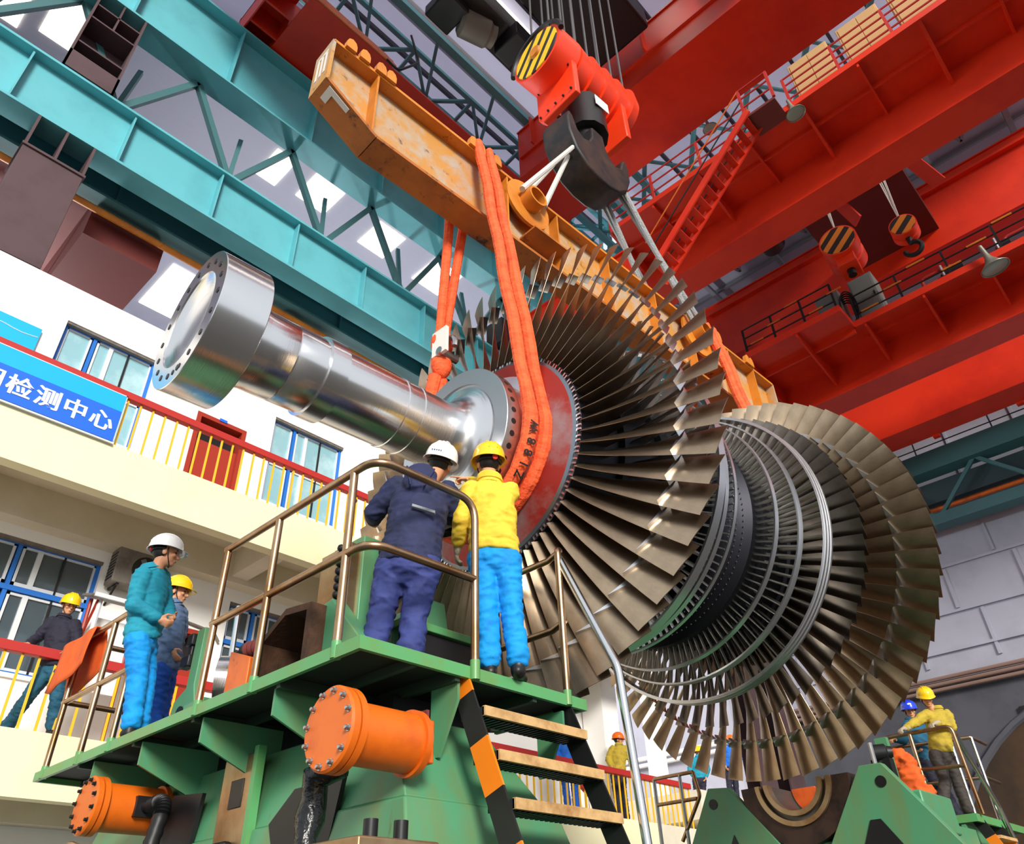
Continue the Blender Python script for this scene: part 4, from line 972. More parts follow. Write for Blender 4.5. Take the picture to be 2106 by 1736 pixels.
half_ring(.36, .47, 10.36, 11.2).build('bearing_shell', mat('grey_bearing', (104,98,92), .45, metal=.6), fp, ang=50); half_ring(.34, .4, 10.28, 10.42).build('bearing_lip', PLATE, fp, ang=50)
lab(half_ring(.02, .345, 11.0, 11.05, (4.74,3.42)).build('cover_cloth', CLOTHO, fp), 'orange cloth inside the bearing')
t = thing('far_platform', 'small green platform on the far pedestal under the two men at right', 'platform', (14,4,3.1))
MB().box(13.04, 15.7, 3.46, 5.2, 3.04, 3.1).build('deck', GREEN, t); MB().box(13.04, 15.72, 3.42, 3.46, 3.0, 3.1).box(13.0, 13.04, 3.42, 5.2, 3.0, 3.1).build('edge_angle', GREENL, t)
MB().box(11.4, 13.04, 3.5, 5.2, 2.3, 2.9).prism([(13.0,2.98),(14.6,2.98),(13.0,2.3)], (0,3.6,0), (1,0,0), (0,0,1), (0,.05,0)).build('bracket', GREEN, t)
MB().box(11.6, 14.6, 3.6, 5.1, 0, 2.3).build('support', GREEN, t)
t = thing('handrail', 'steel tube handrail in front of the two men at lower right', 'railing', (13.1,3.9,3.1))
MB().pipe(fillet([(13.08,4.0,3.3),(13.08,4.40,3.98),(13.08,4.40,4.26),(13.08,3.38,4.26),(13.2,3.38,3.1)], .1, 6), .03, 12).build('top_rail', RAILM, t)
MB().pipe([(13.08,3.98,3.75),(13.12,3.38,3.72)], .027, 12).build('mid_rail', RAILM, t)
MB().tube((13.08,3.98,3.1), (13.08,3.98,4.26), .03, 12).build('post', RAILM, t)
lab(MB().pipe(fillet([(13.2,3.38,4.15),(14.15,3.38,3.28),(14.45,3.38,2.7),(14.9,3.3,1.2)], .2, 6), .036, 12).build('stair_rail', RAILS, t), 'shiny stair rail')
t = thing('handrail', 'steel tube handrail at the right edge, behind the shiny stair rail', 'railing', (14.2,3.5,3.1))
for z in (4.28, 3.7): MB().pipe(fillet([(14.0,4.6,z),(14.25,3.45,z),(15.0,3.45,z)], .03, 3), .026, 10).build('top_rail' if z > 4 else 'mid_rail', RAILM, t)
for x, y in ((14.25,3.45),(14.02,3.7)): MB().tube((x,y,3.1), (x,y,4.28), .03, 10).build('post', RAILS, t)
t = thing('far_stair', 'stair with dark treads going down from the far platform at the right edge', 'stairs', (14.4,3.2,0))
for x in (13.3, 14.1): MB().prism([(3.42,3.04),(3.58,3.04),(2.28,0),(2.12,0)], (x,0,0), (0,1,0), (0,0,1), (.02,0,0)).build('stringer', HAZ, t)
for k in range(10): MB().box(13.32, 14.1, 3.28-k*.112, 3.46-k*.112, 2.8-k*.262, 2.84-k*.262).build('tread', WOODP, t)
t = thing('drive_motor', 'black motor on top of the far pedestal left of the two men', 'motor', (11.6,3.9,3.4))
MB().lathe([(0,.07),(.02,.11),(.2,.11),(.22,.08),(.28,.07)], (11.5,4.08,3.78), (.4,-.9,0), 18).build('body', BLACK, t)
MB().box(11.5, 11.66, 3.85, 4.1, 3.1, 3.7).build('foot', BLACK, t)
MB().box(11.62, 11.72, 3.86, 4.02, 3.2, 3.98).build('guard_plate', GREEN, t)
MB().tube((11.42,4.02,3.3), (11.42,4.02,3.9), .03, 8).build('tube', STEEL, t)
t = thing('handrail', 'grey tube handrail behind the left peak of the far pedestal', 'railing', (10.8,6.9,0))
for z in (3.83, 3.47): MB().pipe([(10.8,7.16,z),(10.8,6.46,z)], .027, 10).build('top_rail' if z > 3.6 else 'mid_rail', RAILM, t)
MB().pipe(fillet([(10.8,6.46,3.83),(10.8,6.40,3.5),(10.8,6.8,2.95)], .12), .027, 10).build('side_bend', RAILM, t)
for y in (7.16, 6.7): MB().tube((10.8,y,1.0), (10.8,y,3.83), .027, 10).build('post', STEEL, t)
MB().box(10.7, 11.3, 6.2, 7.4, .9, 1.0).box(10.9, 11.1, 6.5, 7.1, 0, .9).build('stand', GREEN, t)

# ------------------------------------------------------------------ things on the office building
t = thing('air_conditioner', 'old grey air conditioner unit with fan on the lower gallery wall', 'air conditioner', (4.35,12.5,6.8))
MB().box(3.98, 4.78, 12.42, 12.74, 6.78, 7.38).build('case', AC, t, bevel=.02)
MB().lathe([(0,.23),(.02,.25),(.03,.22)], (4.48,12.41,7.08), (0,1,0), 28).build('fan_grille', BLACK, t)
fan = MB()
for k in range(3):
    a = R(k*120); fan.obox(V((4.48+.11*cos(a),12.405,7.08+.11*sin(a))), V((cos(a),0,sin(a)))*.09, V((-sin(a)*.04,.006,cos(a)*.04)), V((0,.003,0)))
fan.ell((4.48,12.4,7.08), .04, .02, .04)
fan.build('fan', AC, t)
for k in range(8): MB().box(3.972, 3.98, 12.45, 12.7, 6.85+k*.06, 6.87+k*.06).build('louvre', BLACK, t)
MB().bar((4.1,12.45,6.77), (4.1,12.8,6.77), .04, .04).bar((4.65,12.45,6.77), (4.65,12.8,6.77), .04, .04).bar((4.1,12.5,6.77), (4.1,12.8,6.5), .03, .03).build('bracket', BLACK, t)
tag(MB().pipe(fillet([(4.7,12.78,6.55),(5.2,12.78,6.6),(6.0,12.76,6.5),(6.12,12.76,6.35)], .1), .025, 8).build('wall_cable', AC), 'sagging insulated cable on the wall above the lower red door', 'cable')
t = thing('notice_stand', 'notice stand with slanted white edged roof on the gallery, left of the air conditioner', 'notice board', (3.8,11.8,4.09))
MB().obox((3.95,11.8,6.22), (.42,0,0), (0,.3,.09), (0,-.008,.02)).build('roof', AC, t, bevel=.01)
MB().box(3.52, 4.4, 11.47, 11.5, 6.1, 6.16).build('roof_edge', ALU, t)
for x in (3.62, 4.3): MB().tube((x,11.9,4.09), (x,11.9,6.2), .03, 8).build('leg', DOORR, t)
MB().bar((3.62,11.6,6.1), (3.62,11.9,5.6), .03, .03).build('brace', DOORR, t)
MB().box(3.62, 4.3, 11.88, 11.92, 4.9, 5.95).build('panel', WALLW, t)
MB().tube((3.66,11.62,5.1), (3.66,11.62,6.12), .035, 8).build('white_post', ALU, t)
# banners
def text(s, size, p, name, m, parent, off=.0, sx=1):
    cu = bpy.data.curves.new(name, 'FONT'); cu.body = s; cu.size = size; cu.offset = off; cu.extrude = .003; cu.align_x = 'LEFT'
    o = bpy.data.objects.new(name, cu); COL.objects.link(o)
    dg = bpy.context.evaluated_depsgraph_get(); me = bpy.data.meshes.new_from_object(o.evaluated_get(dg))
    bpy.data.objects.remove(o)
    mx = M(((sx,0,0),(0,0,-1),(0,1,0)))
    for v in me.vertices: v.co = mx@v.co
    o = bpy.data.objects.new(name, me); COL.objects.link(o); me.materials.clear(); me.materials.append(m)
    o.location = p
    if parent: o.parent = parent; o.location = wm(parent).inverted()@V(p)
    return o
t = thing('banner', 'long two tone blue banner with white Chinese lettering hung on the upper balcony railing', 'banner', (1,10.95,8.3))
MB().box(-2.4, 2.95, 10.93, 10.955, 8.8, 9.10).build('upper_band', CYAN, t); MB().box(-2.4, 2.95, 10.93, 10.955, 8.25, 8.8).build('lower_band', BANB, t)
MB().box(-2.4, 2.97, 10.94, 10.965, 8.22, 8.25).box(-2.4, 2.97, 10.94, 10.965, 9.1, 9.12).box(2.95, 2.97, 10.94, 10.965, 8.27, 9.12).build('border', ALU, t)
for i, chh in enumerate('因检测中心'):
    for dx in (-.006, .006): text(chh, .355, (.99+i*.385+dx, 10.925+dx*.1, 8.405), 'lettering', BANW, t, .004)
text('®', .14, (1.0, 10.925, 8.9), 'lettering', BANW, t)
t = thing('banner', 'short cyan banner on the white wall, half hidden by the red handrail', 'banner', (1,12.75,9.9))
MB().box(-1.2, 1.78, 12.74, 12.76, 9.75, 10.95).build('panel', CYAN, t)
MB().pipe([(.2+.13*k, 12.735, 10.74+.02*sin(k*1.1)) for k in range(13)], .008, 4).build('wave_line', BANW, t)
for i, chh in enumerate('检测全中'): text(chh, .5, (-.75+i*.56, 12.735, 9.97), 'lettering', BANW, t, .008)

# ------------------------------------------------------------------ people
SKIN = mat('skin', (214,150,112), .5); HAIR = mat('black_hair', (20,18,18), .6)
LIP = mat('lips', (186,116,92), .5); EYE = mat('dark_eye', (26,20,18), .3)
GLOVE = mat('grey_glove', (176,160,138), .9, bump=.4, bscale=60)
BOOT = mat('black_boot', (24,22,22), .45)
def cloth(n, c, c2): return mat(n, c, .8, var=c2, vscale=6, bump=.25, bscale=18)
NAVY = cloth('navy_jacket', (36,42,80), (28,32,60)); NAVYT = cloth('navy_trousers', (52,62,124), (42,50,104)); YJ = cloth('yellow_jacket', (240,202,60), (222,180,48))
SKYT = cloth('bright_blue_trousers', (0,150,226), (0,124,206)); TEALJ = cloth('teal_jacket', (24,146,170), (14,120,146)); DKN = cloth('dark_navy_jacket', (30,28,48), (24,22,38))
TEALT = cloth('dark_teal_trousers', (26,84,108), (20,68,92)); GBJ = cloth('grey_blue_jacket', (98,124,160), (80,104,140)); BLT = cloth('blue_trousers', (20,88,190), (16,70,160))
OLIVE = cloth('olive_yellow_jacket', (186,160,48), (150,126,40)); DGT = cloth('dark_grey_trousers', (66,58,54), (52,46,44)); DTJ = cloth('deep_teal_jacket', (24,90,120), (18,70,96))
ROY = cloth('royal_blue_jacket', (30,110,210), (22,90,180))
HW = mat('white_helmet', (248,248,246), .25, coat=.4); HY = mat('yellow_helmet', (250,200,10), .25, coat=.4); HB = mat('blue_helmet', (20,60,214), .25, coat=.4); HO = mat('orange_helmet', (240,110,30), .3)
REDK = mat('red_knob', (226,40,30), .4)
def remesh(mb, name, m, parent, vox, smooth=3, fold=0, fscale=14, seed=0, sq=None):
    me = bpy.data.meshes.new('tmp'); me.from_pydata([tuple(p) for p in mb.v], [], mb.f)
    bm = bmesh.new(); bm.from_mesh(me); bmesh.ops.recalc_face_normals(bm, faces=bm.faces); bm.to_mesh(me); bm.free()
    o = bpy.data.objects.new('tmp', me); COL.objects.link(o)
    r = o.modifiers.new('r', 'REMESH'); r.mode = 'VOXEL'; r.voxel_size = vox
    s = o.modifiers.new('s', 'SMOOTH'); s.iterations = smooth; s.factor = .5
    dg = bpy.context.evaluated_depsgraph_get(); dg.update()
    nm = bpy.data.meshes.new_from_object(o.evaluated_get(dg)); nm.name = name
    bpy.data.objects.remove(o); bpy.data.meshes.remove(me)
    mi = wm(parent).inverted()
    if fold:
        nrm = [v.normal.copy() for v in nm.vertices]
        for v, n in zip(nm.vertices, nrm):
            p = v.co*fscale+V((seed*7.3, seed*3.1, 0)); p.z *= 2.2
            w = noise.noise(p)+.55*noise.noise(p*2.1)
            w = max(-.5, 1-abs(w)*2.4)
            v.co += n*(fold*w)
    for v in nm.vertices: v.co = mi@v.co
    nm.shade_smooth()
    nm.materials.clear(); nm.materials.append(m)
    q = bpy.data.objects.new(name, nm); COL.objects.link(q); q.parent = parent
    return q
def hand_mb(mb, w, d, n, s, curl, point=False, g=0):
    """palm at wrist w towards d, palm normal n, thumb side s; curl in degrees per joint"""
    d, n, s = V(d).normalized(), V(n).normalized(), V(s).normalized()
    mm = M((s, d, n)).transposed()
    mb.caps(w-d*.02, w+d*.03, .027+g, .03+g, 10)
    mb.ell(w+d*.055, .041+g, .052, .017+g, mm, n=12, m=8)
    for i, (o, L) in enumerate(((.030,.078),(.010,.086),(-.011,.08),(-.031,.062))):
        c = 4 if (point and i == 0) else (68 if point else curl+i*3)
        p = w+d*(.098-abs(i-1)*.004)+s*o; a = R(c*.7); dirv = d
        for k, f in enumerate((.46,.3,.24)):
            dirv = (d*cos(a)+n*sin(a)); q = p+dirv*L*f
            mb.caps(p, q, .0098-.0008*k+g, .0090-.0008*k+g, 8); p = q; a += R(c)
    p = w+d*.03+s*.034; dirv = (d*.55+s*.7+n*.35).normalized()
    q = p+dirv*.042; mb.caps(p, q, .013+g, .011+g, 8)
    e = (d*.9+s*.1+n*(.6 if curl > 30 else .25)).normalized(); mb.caps(q, q+e*.034, .011+g, .009+g, 8)
def person(label, J, face, look, jk, tr, hel, hands=('relax','relax'), vox=.009, hood=False, jl=.0, glove=(False,False), bulk=1.0, cat='person', group=None, knob=False, strap=True, boots=BOOT, seed=0, roll=0, emblem=False):
    J = {k: V(v) for k, v in J.items()}
    base = (J['anL']+J['anR'])/2; base.z = min(J['anL'].z, J['anR'].z)-.08
    t = thing('person', label, cat, base, group=group)
    F = V((face[0], face[1], 0)).normalized(); up = V((0,0,1)); RT = F.cross(up).normalized()
    mid = (J['shL']+J['shR'])/2; half = (J['shR']-J['shL'])/2
    hw = max(half.length, .165); half = half.normalized()*hw; J['shL'], J['shR'] = mid-half, mid+half
    LAT = half.normalized(); hipm = (J['hipL']+J['hipR'])/2; hh = (J['hipR']-J['hipL'])/2
    if hh.length < .085: hh = hh.normalized()*.085
    J['hipL'], J['hipR'] = hipm-hh, hipm+hh
    spine = (mid-hipm); sdir = spine.normalized(); FW = sdir.cross(LAT).normalized()
    if FW.dot(F) < 0: FW = -FW
    B = bulk
    # head frame
    hf = V(look).normalized(); hr = hf.cross(up).normalized(); hu = hr.cross(hf).normalized(); H = M((hr, hf, hu)).transposed()@M.Rotation(R(roll), 3, 'Y'); hc = J['head']
    P = lambda x, y, z: hc+H@V((x, y, z))
    body = MB()
    body.ell(P(0,-.012,.035), .076, .095, .092, H, 16, 10); body.ell(P(0,.028,-.045), .062, .062, .078, H, 14, 9); body.ell(P(0,.058,-.098), .034, .03, .026, H, 10, 7)
    body.caps(P(0,.088,.012), P(0,.112,-.036), .012, .017, 10); body.ell(P(0,.082,.022), .058, .018, .014, H, 12, 7); body.ell(P(0,.086,-.072), .026, .014, .013, H, 10, 7)
    for s in (-1, 1):
        body.ell(P(s*.079,-.012,-.018), .012, .024, .034, H, 10, 7); body.ell(P(s*.042,.07,-.03), .026, .022, .022, H, 10, 7)
    nb = mid+sdir*.05
    body.caps(nb-sdir*.08, hc+H@V((0,-.02,-.05)), .062, .054, 12)
    body.caps(hipm, mid, .085, .085, 12); body.caps(J['shL'], J['shR'], .04, .04, 10)
    for S in 'LR':
        body.caps(J['sh'+S], J['el'+S], .035, .03, 10); body.caps(J['el'+S], J['wr'+S], .03, .027, 10)
        body.caps(J['hip'+S], J['kn'+S], .075, .05, 10); body.caps(J['kn'+S], J['an'+S], .05, .035, 10)
        hd = (J['wr'+S]-J['el'+S]).normalized(); mode = hands['LR'.index(S)]
        if isinstance(mode, tuple): mode, hd = mode[0], V(mode[1]).normalized()
        sgn = -1 if S == 'L' else 1
        n = V((0,0,-1)) if mode in ('grip','flat') else (F*.3-LAT*sgn)
        n = (n-hd*n.dot(hd)).normalized(); s = hd.cross(n).normalized()
        if s.dot(-LAT*sgn+up*.4) < 0: s = -s
        cu = {'relax':22,'grip':52,'fist':72,'flat':10,'point':60}[mode]
        hand_mb(body, J['wr'+S], hd, n, s, cu, mode == 'point')
        if glove['LR'.index(S)]:
            gm = MB(); hand_mb(gm, J['wr'+S], hd, n, s, cu, False, .006); gm.caps(J['wr'+S]-hd*.05, J['wr'+S]+hd*.02, .042, .036, 12)
            remesh(gm, 'glove', GLOVE, t, vox*.8, 2)
    remesh(body, 'body', SKIN, t, min(vox, .008), 2)
    # hair, face
    hm = MB().ell(P(0,-.035,.02), .082, .084, .095, H, 18, 12); hm.build('hair', HAIR, t)
    eb = MB(); ey = MB()
    for s in (-1, 1):
        ey.ell(P(s*.031,.086,.002), .013, .007, .0055, H, 10, 6); eb.ell(P(s*.033,.094,.024), .019, .006, .0045, H, 10, 6)
    ey.build('eyes', EYE, t); eb.build('eyebrows', HAIR, t)
    MB().ell(P(0,.096,-.073), .02, .006, .004, H, 12, 6).build('mouth', LIP, t)
    # helmet
    hp = MB(); n = 28; rings = [(1.0,0),(.985,.22),(.93,.45),(.82,.66),(.62,.84),(.34,.96)]; ks = []
    for sc_, hz in rings:
        ks.append(len(hp.v))
        for i in range(n):
            a = 2*PI*i/n; rid = 1+.025*max(0, cos((sin(a))*8))*hz if abs(cos(a)) < .5 else 1
            hp.v.append(P(.127*sc_*cos(a)*rid, -.008+.15*sc_*sin(a)*rid, .032+.142*hz*rid))
    for a, b in zip(ks, ks[1:]):
        for i in range(n): j = (i+1) % n; hp.f.append((a+i, a+j, b+j, b+i))
    hp.v.append(P(0,-.008,.178)); q = len(hp.v)-1
    for i in range(n): hp.f.append((ks[-1]+i, ks[-1]+(i+1) % n, q))
    k = len(hp.v)
    for i in range(n):
        a = 2*PI*i/n; vis = max(0, sin(a))**2*.045
        hp.v.append(P(.14*cos(a), -.008+(.162+vis)*sin(a), .02-vis*.2))
    for i in range(n): j = (i+1) % n; hp.f.append((k+i, k+j, ks[0]+j, ks[0]+i))
    for xx in (-.03, 0, .03):
        pts = [P(xx, -.008+.144*sin(b), .035+.143*cos(b)) for b in [R(-70+i*14) for i in range(11)]]
        hp.pipe(pts, .008, 6)
    ho = hp.build('helmet', hel, t, ang=60); sd = ho.modifiers.new('thick', 'SOLIDIFY'); sd.thickness = .005
    bd = MB().pipe([P(.096*cos(a), -.014+.112*sin(a), .006) for a in [R(-180+i*18) for i in range(11)]], .011, 6); bd.build('headband', BLACK, ho)
    if hood:
        for i in range(5): MB().ell(P(-.036+.018*i,-.157,.062), .006, .003, .005, H, 8, 5).build('helmet_mark', NAVYT, ho)
    if emblem: lab(MB().ell(P(0,.128,.09), .036, .006, .022, H, 12, 6).build('emblem', HW, ho), 'white emblem on the front of the helmet')
    if knob: lab(MB().lathe([(0,.001),(.0,.022),(.016,.022),(.018,.018)], P(.02,-.122,.012), H@V((0,-1,0)), 14).build('knob', REDK, ho), 'red adjusting knob')
    if strap: MB().pipe([P(.08,.012,.03), P(.078,.02,-.05), P(.03,.05,-.122), P(-.03,.05,-.122), P(-.078,.02,-.05), P(-.08,.012,.03)], .005, 5).build('chin_strap', BLACK, ho)
    # jacket
    jm = MB(); L = spine.length
    hem = hipm-sdir*(jl-.02)
    rg = [(hem, .18*B, .137*B), (hem+sdir*.05, .184*B, .141*B), (hem+sdir*.062, .17*B, .129*B), (hem+sdir*.085, .188*B, .145*B), (hipm+sdir*L*.38, .172*B, .132*B), (hipm+sdir*L*.66, .186*B, .142*B), (hipm+sdir*L*.86, .182*B, .13*B), (mid+sdir*.02, .15*B, .1*B), (mid+sdir*.07, .075*B, .075*B)]
    jm.loft([(c, LAT, FW, a, b) for c, a, b in rg], 20)
    jm.ell(mid+sdir*.075, .07, .07, .035, M((LAT, FW, sdir)).transposed(), 14, 7)
    for S in 'LR':
        jm.caps(J['sh'+S]-LAT*(-.02 if S == 'L' else .02), J['el'+S], .08*B, .066*B, 14)
        d = (J['wr'+S]-J['el'+S]); jm.caps(J['el'+S], J['el'+S]+d*.92, .066*B, .048*B, 14)
    if hood:
        jm.ell(mid-sdir*.02-FW*.13*B, .125, .07, .14, M((LAT, FW, sdir)).transposed(), 16, 10); jm.ell(mid+sdir*.06-FW*.05, .11, .09, .06, M((LAT, FW, sdir)).transposed(), 16, 10)
    jo = remesh(jm, 'jacket', jk, t, vox*1.25, 4, .009, 6.5, seed)
    cm = MB().loft([(mid+sdir*.05, LAT, FW, .1, .098), (mid+sdir*.1-FW*.004, LAT, FW, .086, .084), (mid+sdir*.135-FW*.014, LAT, FW, .084, .082), (mid+sdir*.12-FW*.014, LAT, FW, .095, .093), (mid+sdir*.08, LAT, FW, .105, .1)], 18)
    cm.build('collar', jk, jo)
    if hood:
        c_ = mid*.52+hipm*.48+LAT*.07-FW*.158*B
        MB().obox(c_, LAT*.085-sdir*.02, sdir*.012, FW*.012).build('reflective_strip', mat('grey_strip', (140,144,150), .5), jo, bevel=.003)
        for q in (-.1, .1): MB().caps(mid-FW*.185*B+LAT*q+sdir*.03, mid-FW*.185*B+LAT*q*.5-sdir*.13, .009, .006, 8).build('hood_seam', jk, jo)
    # trousers
    tm = MB(); tm.ell(hipm-up*.03, .165*B, .125*B, .13, M((hh.normalized(), hh.normalized().cross(up)*-1, up)).transposed(), 16, 10)
    tm.ell(hipm+sdir*.06, .155*B, .12*B, .1, M((LAT, FW, sdir)).transposed(), 16, 10)
    for S in 'LR':
        k_, a_ = J['kn'+S], J['an'+S]
        tm.caps(J['hip'+S]-up*.02, k_, .103*B, .076*B, 14); tm.caps(k_, a_+up*.05, .078*B, .07*B, 14); tm.caps(a_+up*.09, a_+up*.045, .077*B, .074*B, 12)
    remesh(tm, 'trousers', tr, t, vox*1.25, 4, .010, 6.5, seed+3)
    for S in 'LR':
        a_ = J['an'+S].copy(); fd = (F+LAT*(.18 if S == 'R' else -.18)).normalized(); sd_ = fd.cross(up)
        bm_ = MB(); bm_.caps(a_+up*.03, a_-up*.04, .052, .052, 12)
        bm_.caps(a_-up*.043-fd*.022, a_-up*.05+fd*.14, .042, .034, 12); bm_.ell(a_-up*.05+fd*.11, .046, .07, .032, M((sd_, fd, up)).transposed(), 12, 8)
        remesh(bm_, 'boot', boots, t, .01, 2)
    return t
def sc_(J, s, dz=0, an=None, keep=()):
    c = V((0,0,1.6)); o = {}
    for k, v in J.items(): o[k] = c+(V(v)-c)*s
    if an is not None:
        for k in ('anL','anR'): o[k].z = an
        for S in 'LR':
            o['kn'+S].z = (o['hip'+S].z+an)/2+.02
    return o
PJ = {
'navy': {'head':(3.18,3.63,4.628),'neck':(3.111,3.616,4.467),'chest':(3.014,3.664,4.229),'hip':(2.901,3.61,3.767),'shL':(2.897,3.791,4.382),'shR':(3.162,3.501,4.318),'elL':(2.861,3.95,4.239),'wrL':(2.987,4.139,4.296),'elR':(3.275,3.57,4.213),'wrR':(3.395,3.809,4.343),'hipL':(2.838,3.679,3.737),'hipR':(2.975,3.529,3.718),'knL':(2.837,3.754,3.519),'knR':(2.978,3.599,3.485),'anL':(2.776,3.747,3.28),'anR':(2.933,3.574,3.21)},
'yellow': {'head':(3.596,3.544,4.77),'neck':(3.574,3.494,4.606),'chest':(3.572,3.496,4.354),'hip':(3.58,3.487,3.999),'shL':(3.467,3.611,4.506),'shR':(3.672,3.387,4.485),'elL':(3.426,3.656,4.27),'wrL':(3.491,3.763,4.133),'elR':(3.824,3.635,4.571),'wrR':(3.733,3.883,4.828),'hipL':(3.522,3.551,3.964),'hipR':(3.645,3.416,3.957),'knL':(3.547,3.524,3.565),'knR':(3.658,3.401,3.542),'anL':(3.555,3.515,3.19),'anR':(3.68,3.377,3.136)},
'teal': {'head':(2.443,6.432,4.648),'neck':(2.416,6.461,4.524),'chest':(2.4,6.479,4.276),'hip':(2.438,6.437,3.911),'shL':(2.515,6.59,4.504),'shR':(2.277,6.406,4.372),'elL':(2.615,6.614,4.288),'wrL':(2.607,6.4,4.099),'elR':(2.265,6.36,4.095),'wrR':(2.444,6.253,3.998),'hipL':(2.486,6.504,3.899),'hipR':(2.381,6.381,3.842),'knL':(2.551,6.462,3.559),'knR':(2.443,6.358,3.515),'anL':(2.568,6.414,3.219),'anR':(2.455,6.3,3.158)},
'grey': {'head':(2.947,7.222,4.67),'neck':(2.941,7.23,4.545),'chest':(2.954,7.215,4.315),'hip':(2.975,7.192,3.941),'shL':(3.023,7.288,4.51),'shR':(2.855,7.175,4.442),'elL':(3.074,7.232,4.301),'wrL':(3.077,7.229,4.134),'elR':(2.881,7.117,4.176),'wrR':(2.951,7.07,4.065),'hipL':(3.031,7.249,3.944),'hipR':(2.926,7.127,3.893),'knL':(3.039,7.196,3.645),'knR':(2.967,7.127,3.618),'anL':(3.066,7.211,3.377),'anR':(2.963,7.087,3.339)},
'farleft': {'head':(3.166,11.228,5.774),'neck':(3.17,11.223,5.621),'chest':(3.177,11.216,5.336),'hip':(3.213,11.25,4.948),'shL':(3.291,11.135,5.504),'shR':(3.035,11.372,5.546),'elL':(3.369,11.079,5.246),'wrL':(3.216,10.847,5.035),'elR':(2.976,11.436,5.347),'wrR':(2.821,11.235,5.154),'hipL':(3.26,11.124,4.878),'hipR':(3.159,11.235,4.908),'knL':(3.31,11.07,4.522),'knR':(3.037,11.22,4.559),'anL':(3.377,11.144,4.195),'anR':(2.991,11.568,4.322)},
'righty': {'head':(13.42,3.673,4.782),'neck':(13.508,3.651,4.652),'chest':(13.496,3.664,4.363),'hip':(13.443,3.722,3.993),'shL':(13.698,3.516,4.547),'shR':(13.363,3.735,4.535),'elL':(13.529,3.48,4.326),'wrL':(13.162,3.585,4.346),'elR':(13.127,3.846,4.411),'wrR':(12.84,3.939,4.292),'hipL':(13.549,3.68,3.973),'hipR':(13.329,3.773,3.959),'knL':(13.557,3.672,3.6),'knR':(13.334,3.768,3.57),'anL':(13.57,3.657,3.228),'anR':(13.221,3.891,3.201)},
'rightb': {'head':(13.88,4.108,4.755),'neck':(13.881,4.106,4.618),'chest':(13.89,4.096,4.355),'hip':(13.909,4.076,4.027),'shL':(14.046,4.073,4.547),'shR':(13.75,4.175,4.52),'elL':(14.067,4.051,4.336),'wrL':(13.769,4.081,4.153),'elR':(13.661,4.274,4.302),'wrR':(13.465,4.34,4.293),'hipL':(13.993,4.057,4.014),'hipR':(13.81,4.11,3.999),'knL':(14.029,4.018,3.666),'knR':(13.857,4.058,3.654),'anL':(14.086,3.956,3.336),'anR':(13.926,3.983,3.312)},
'bgy': {'head':(16.013,11.486,5.908),'neck':(16.021,11.478,5.797),'chest':(15.986,11.515,5.546),'hip':(15.943,11.563,5.172),'shL':(16.116,11.373,5.704),'shR':(15.888,11.622,5.715),'elL':(16.167,11.316,5.461),'wrL':(16.057,11.215,5.217),'elR':(15.809,11.709,5.479),'wrR':(15.738,11.565,5.276),'hipL':(16.002,11.497,5.137),'hipR':(15.894,11.616,5.143),'knL':(16.004,11.496,4.75),'knR':(15.897,11.613,4.755),'anL':(16.019,11.479,4.361),'anR':(15.914,11.594,4.366)},
'bgb': {'head':(14.107,11.483,5.864),'neck':(14.099,11.491,5.704),'chest':(14.104,11.486,5.491),'hip':(14.093,11.498,5.127),'shL':(14.233,11.345,5.643),'shR':(13.96,11.643,5.657),'elL':(14.271,11.302,5.378),'wrL':(14.144,11.293,5.153),'elR':(13.896,11.714,5.396),'wrR':(13.885,11.577,5.165),'hipL':(14.145,11.441,5.104),'hipR':(14.011,11.588,5.111),'knL':(14.147,11.439,4.719),'knR':(14.015,11.583,4.725),'anL':(14.156,11.429,4.324),'anR':(14.033,11.564,4.33)},
'bgc': {'head':(21.591,11.5,6.666),'neck':(21.571,11.522,6.514),'chest':(21.563,11.53,6.312),'hip':(21.527,11.57,5.965),'shL':(21.694,11.387,6.457),'shR':(21.434,11.672,6.47),'elL':(21.711,11.369,6.204),'wrL':(21.557,11.389,5.99),'elR':(21.352,11.762,6.222),'wrR':(21.308,11.662,6.002),'hipL':(21.568,11.526,5.943),'hipR':(21.44,11.666,5.949),'knL':(21.54,11.556,5.573),'knR':(21.413,11.696,5.579),'anL':(21.517,11.581,5.19),'anR':(21.398,11.712,5.196)},
'bgd': {'head':(19.998,11.683,6.18),'neck':(19.981,11.701,6.037),'chest':(19.977,11.705,5.846),'hip':(19.949,11.737,5.519),'shL':(20.099,11.572,5.983),'shR':(19.852,11.843,5.995),'elL':(20.119,11.55,5.745),'wrL':(19.974,11.56,5.543),'elR':(19.778,11.924,5.762),'wrR':(19.738,11.819,5.554),'hipL':(19.988,11.694,5.499),'hipR':(19.866,11.828,5.505),'knL':(19.967,11.717,5.15),'knR':(19.846,11.849,5.156),'anL':(19.952,11.734,4.789),'anR':(19.839,11.858,4.795)},
}

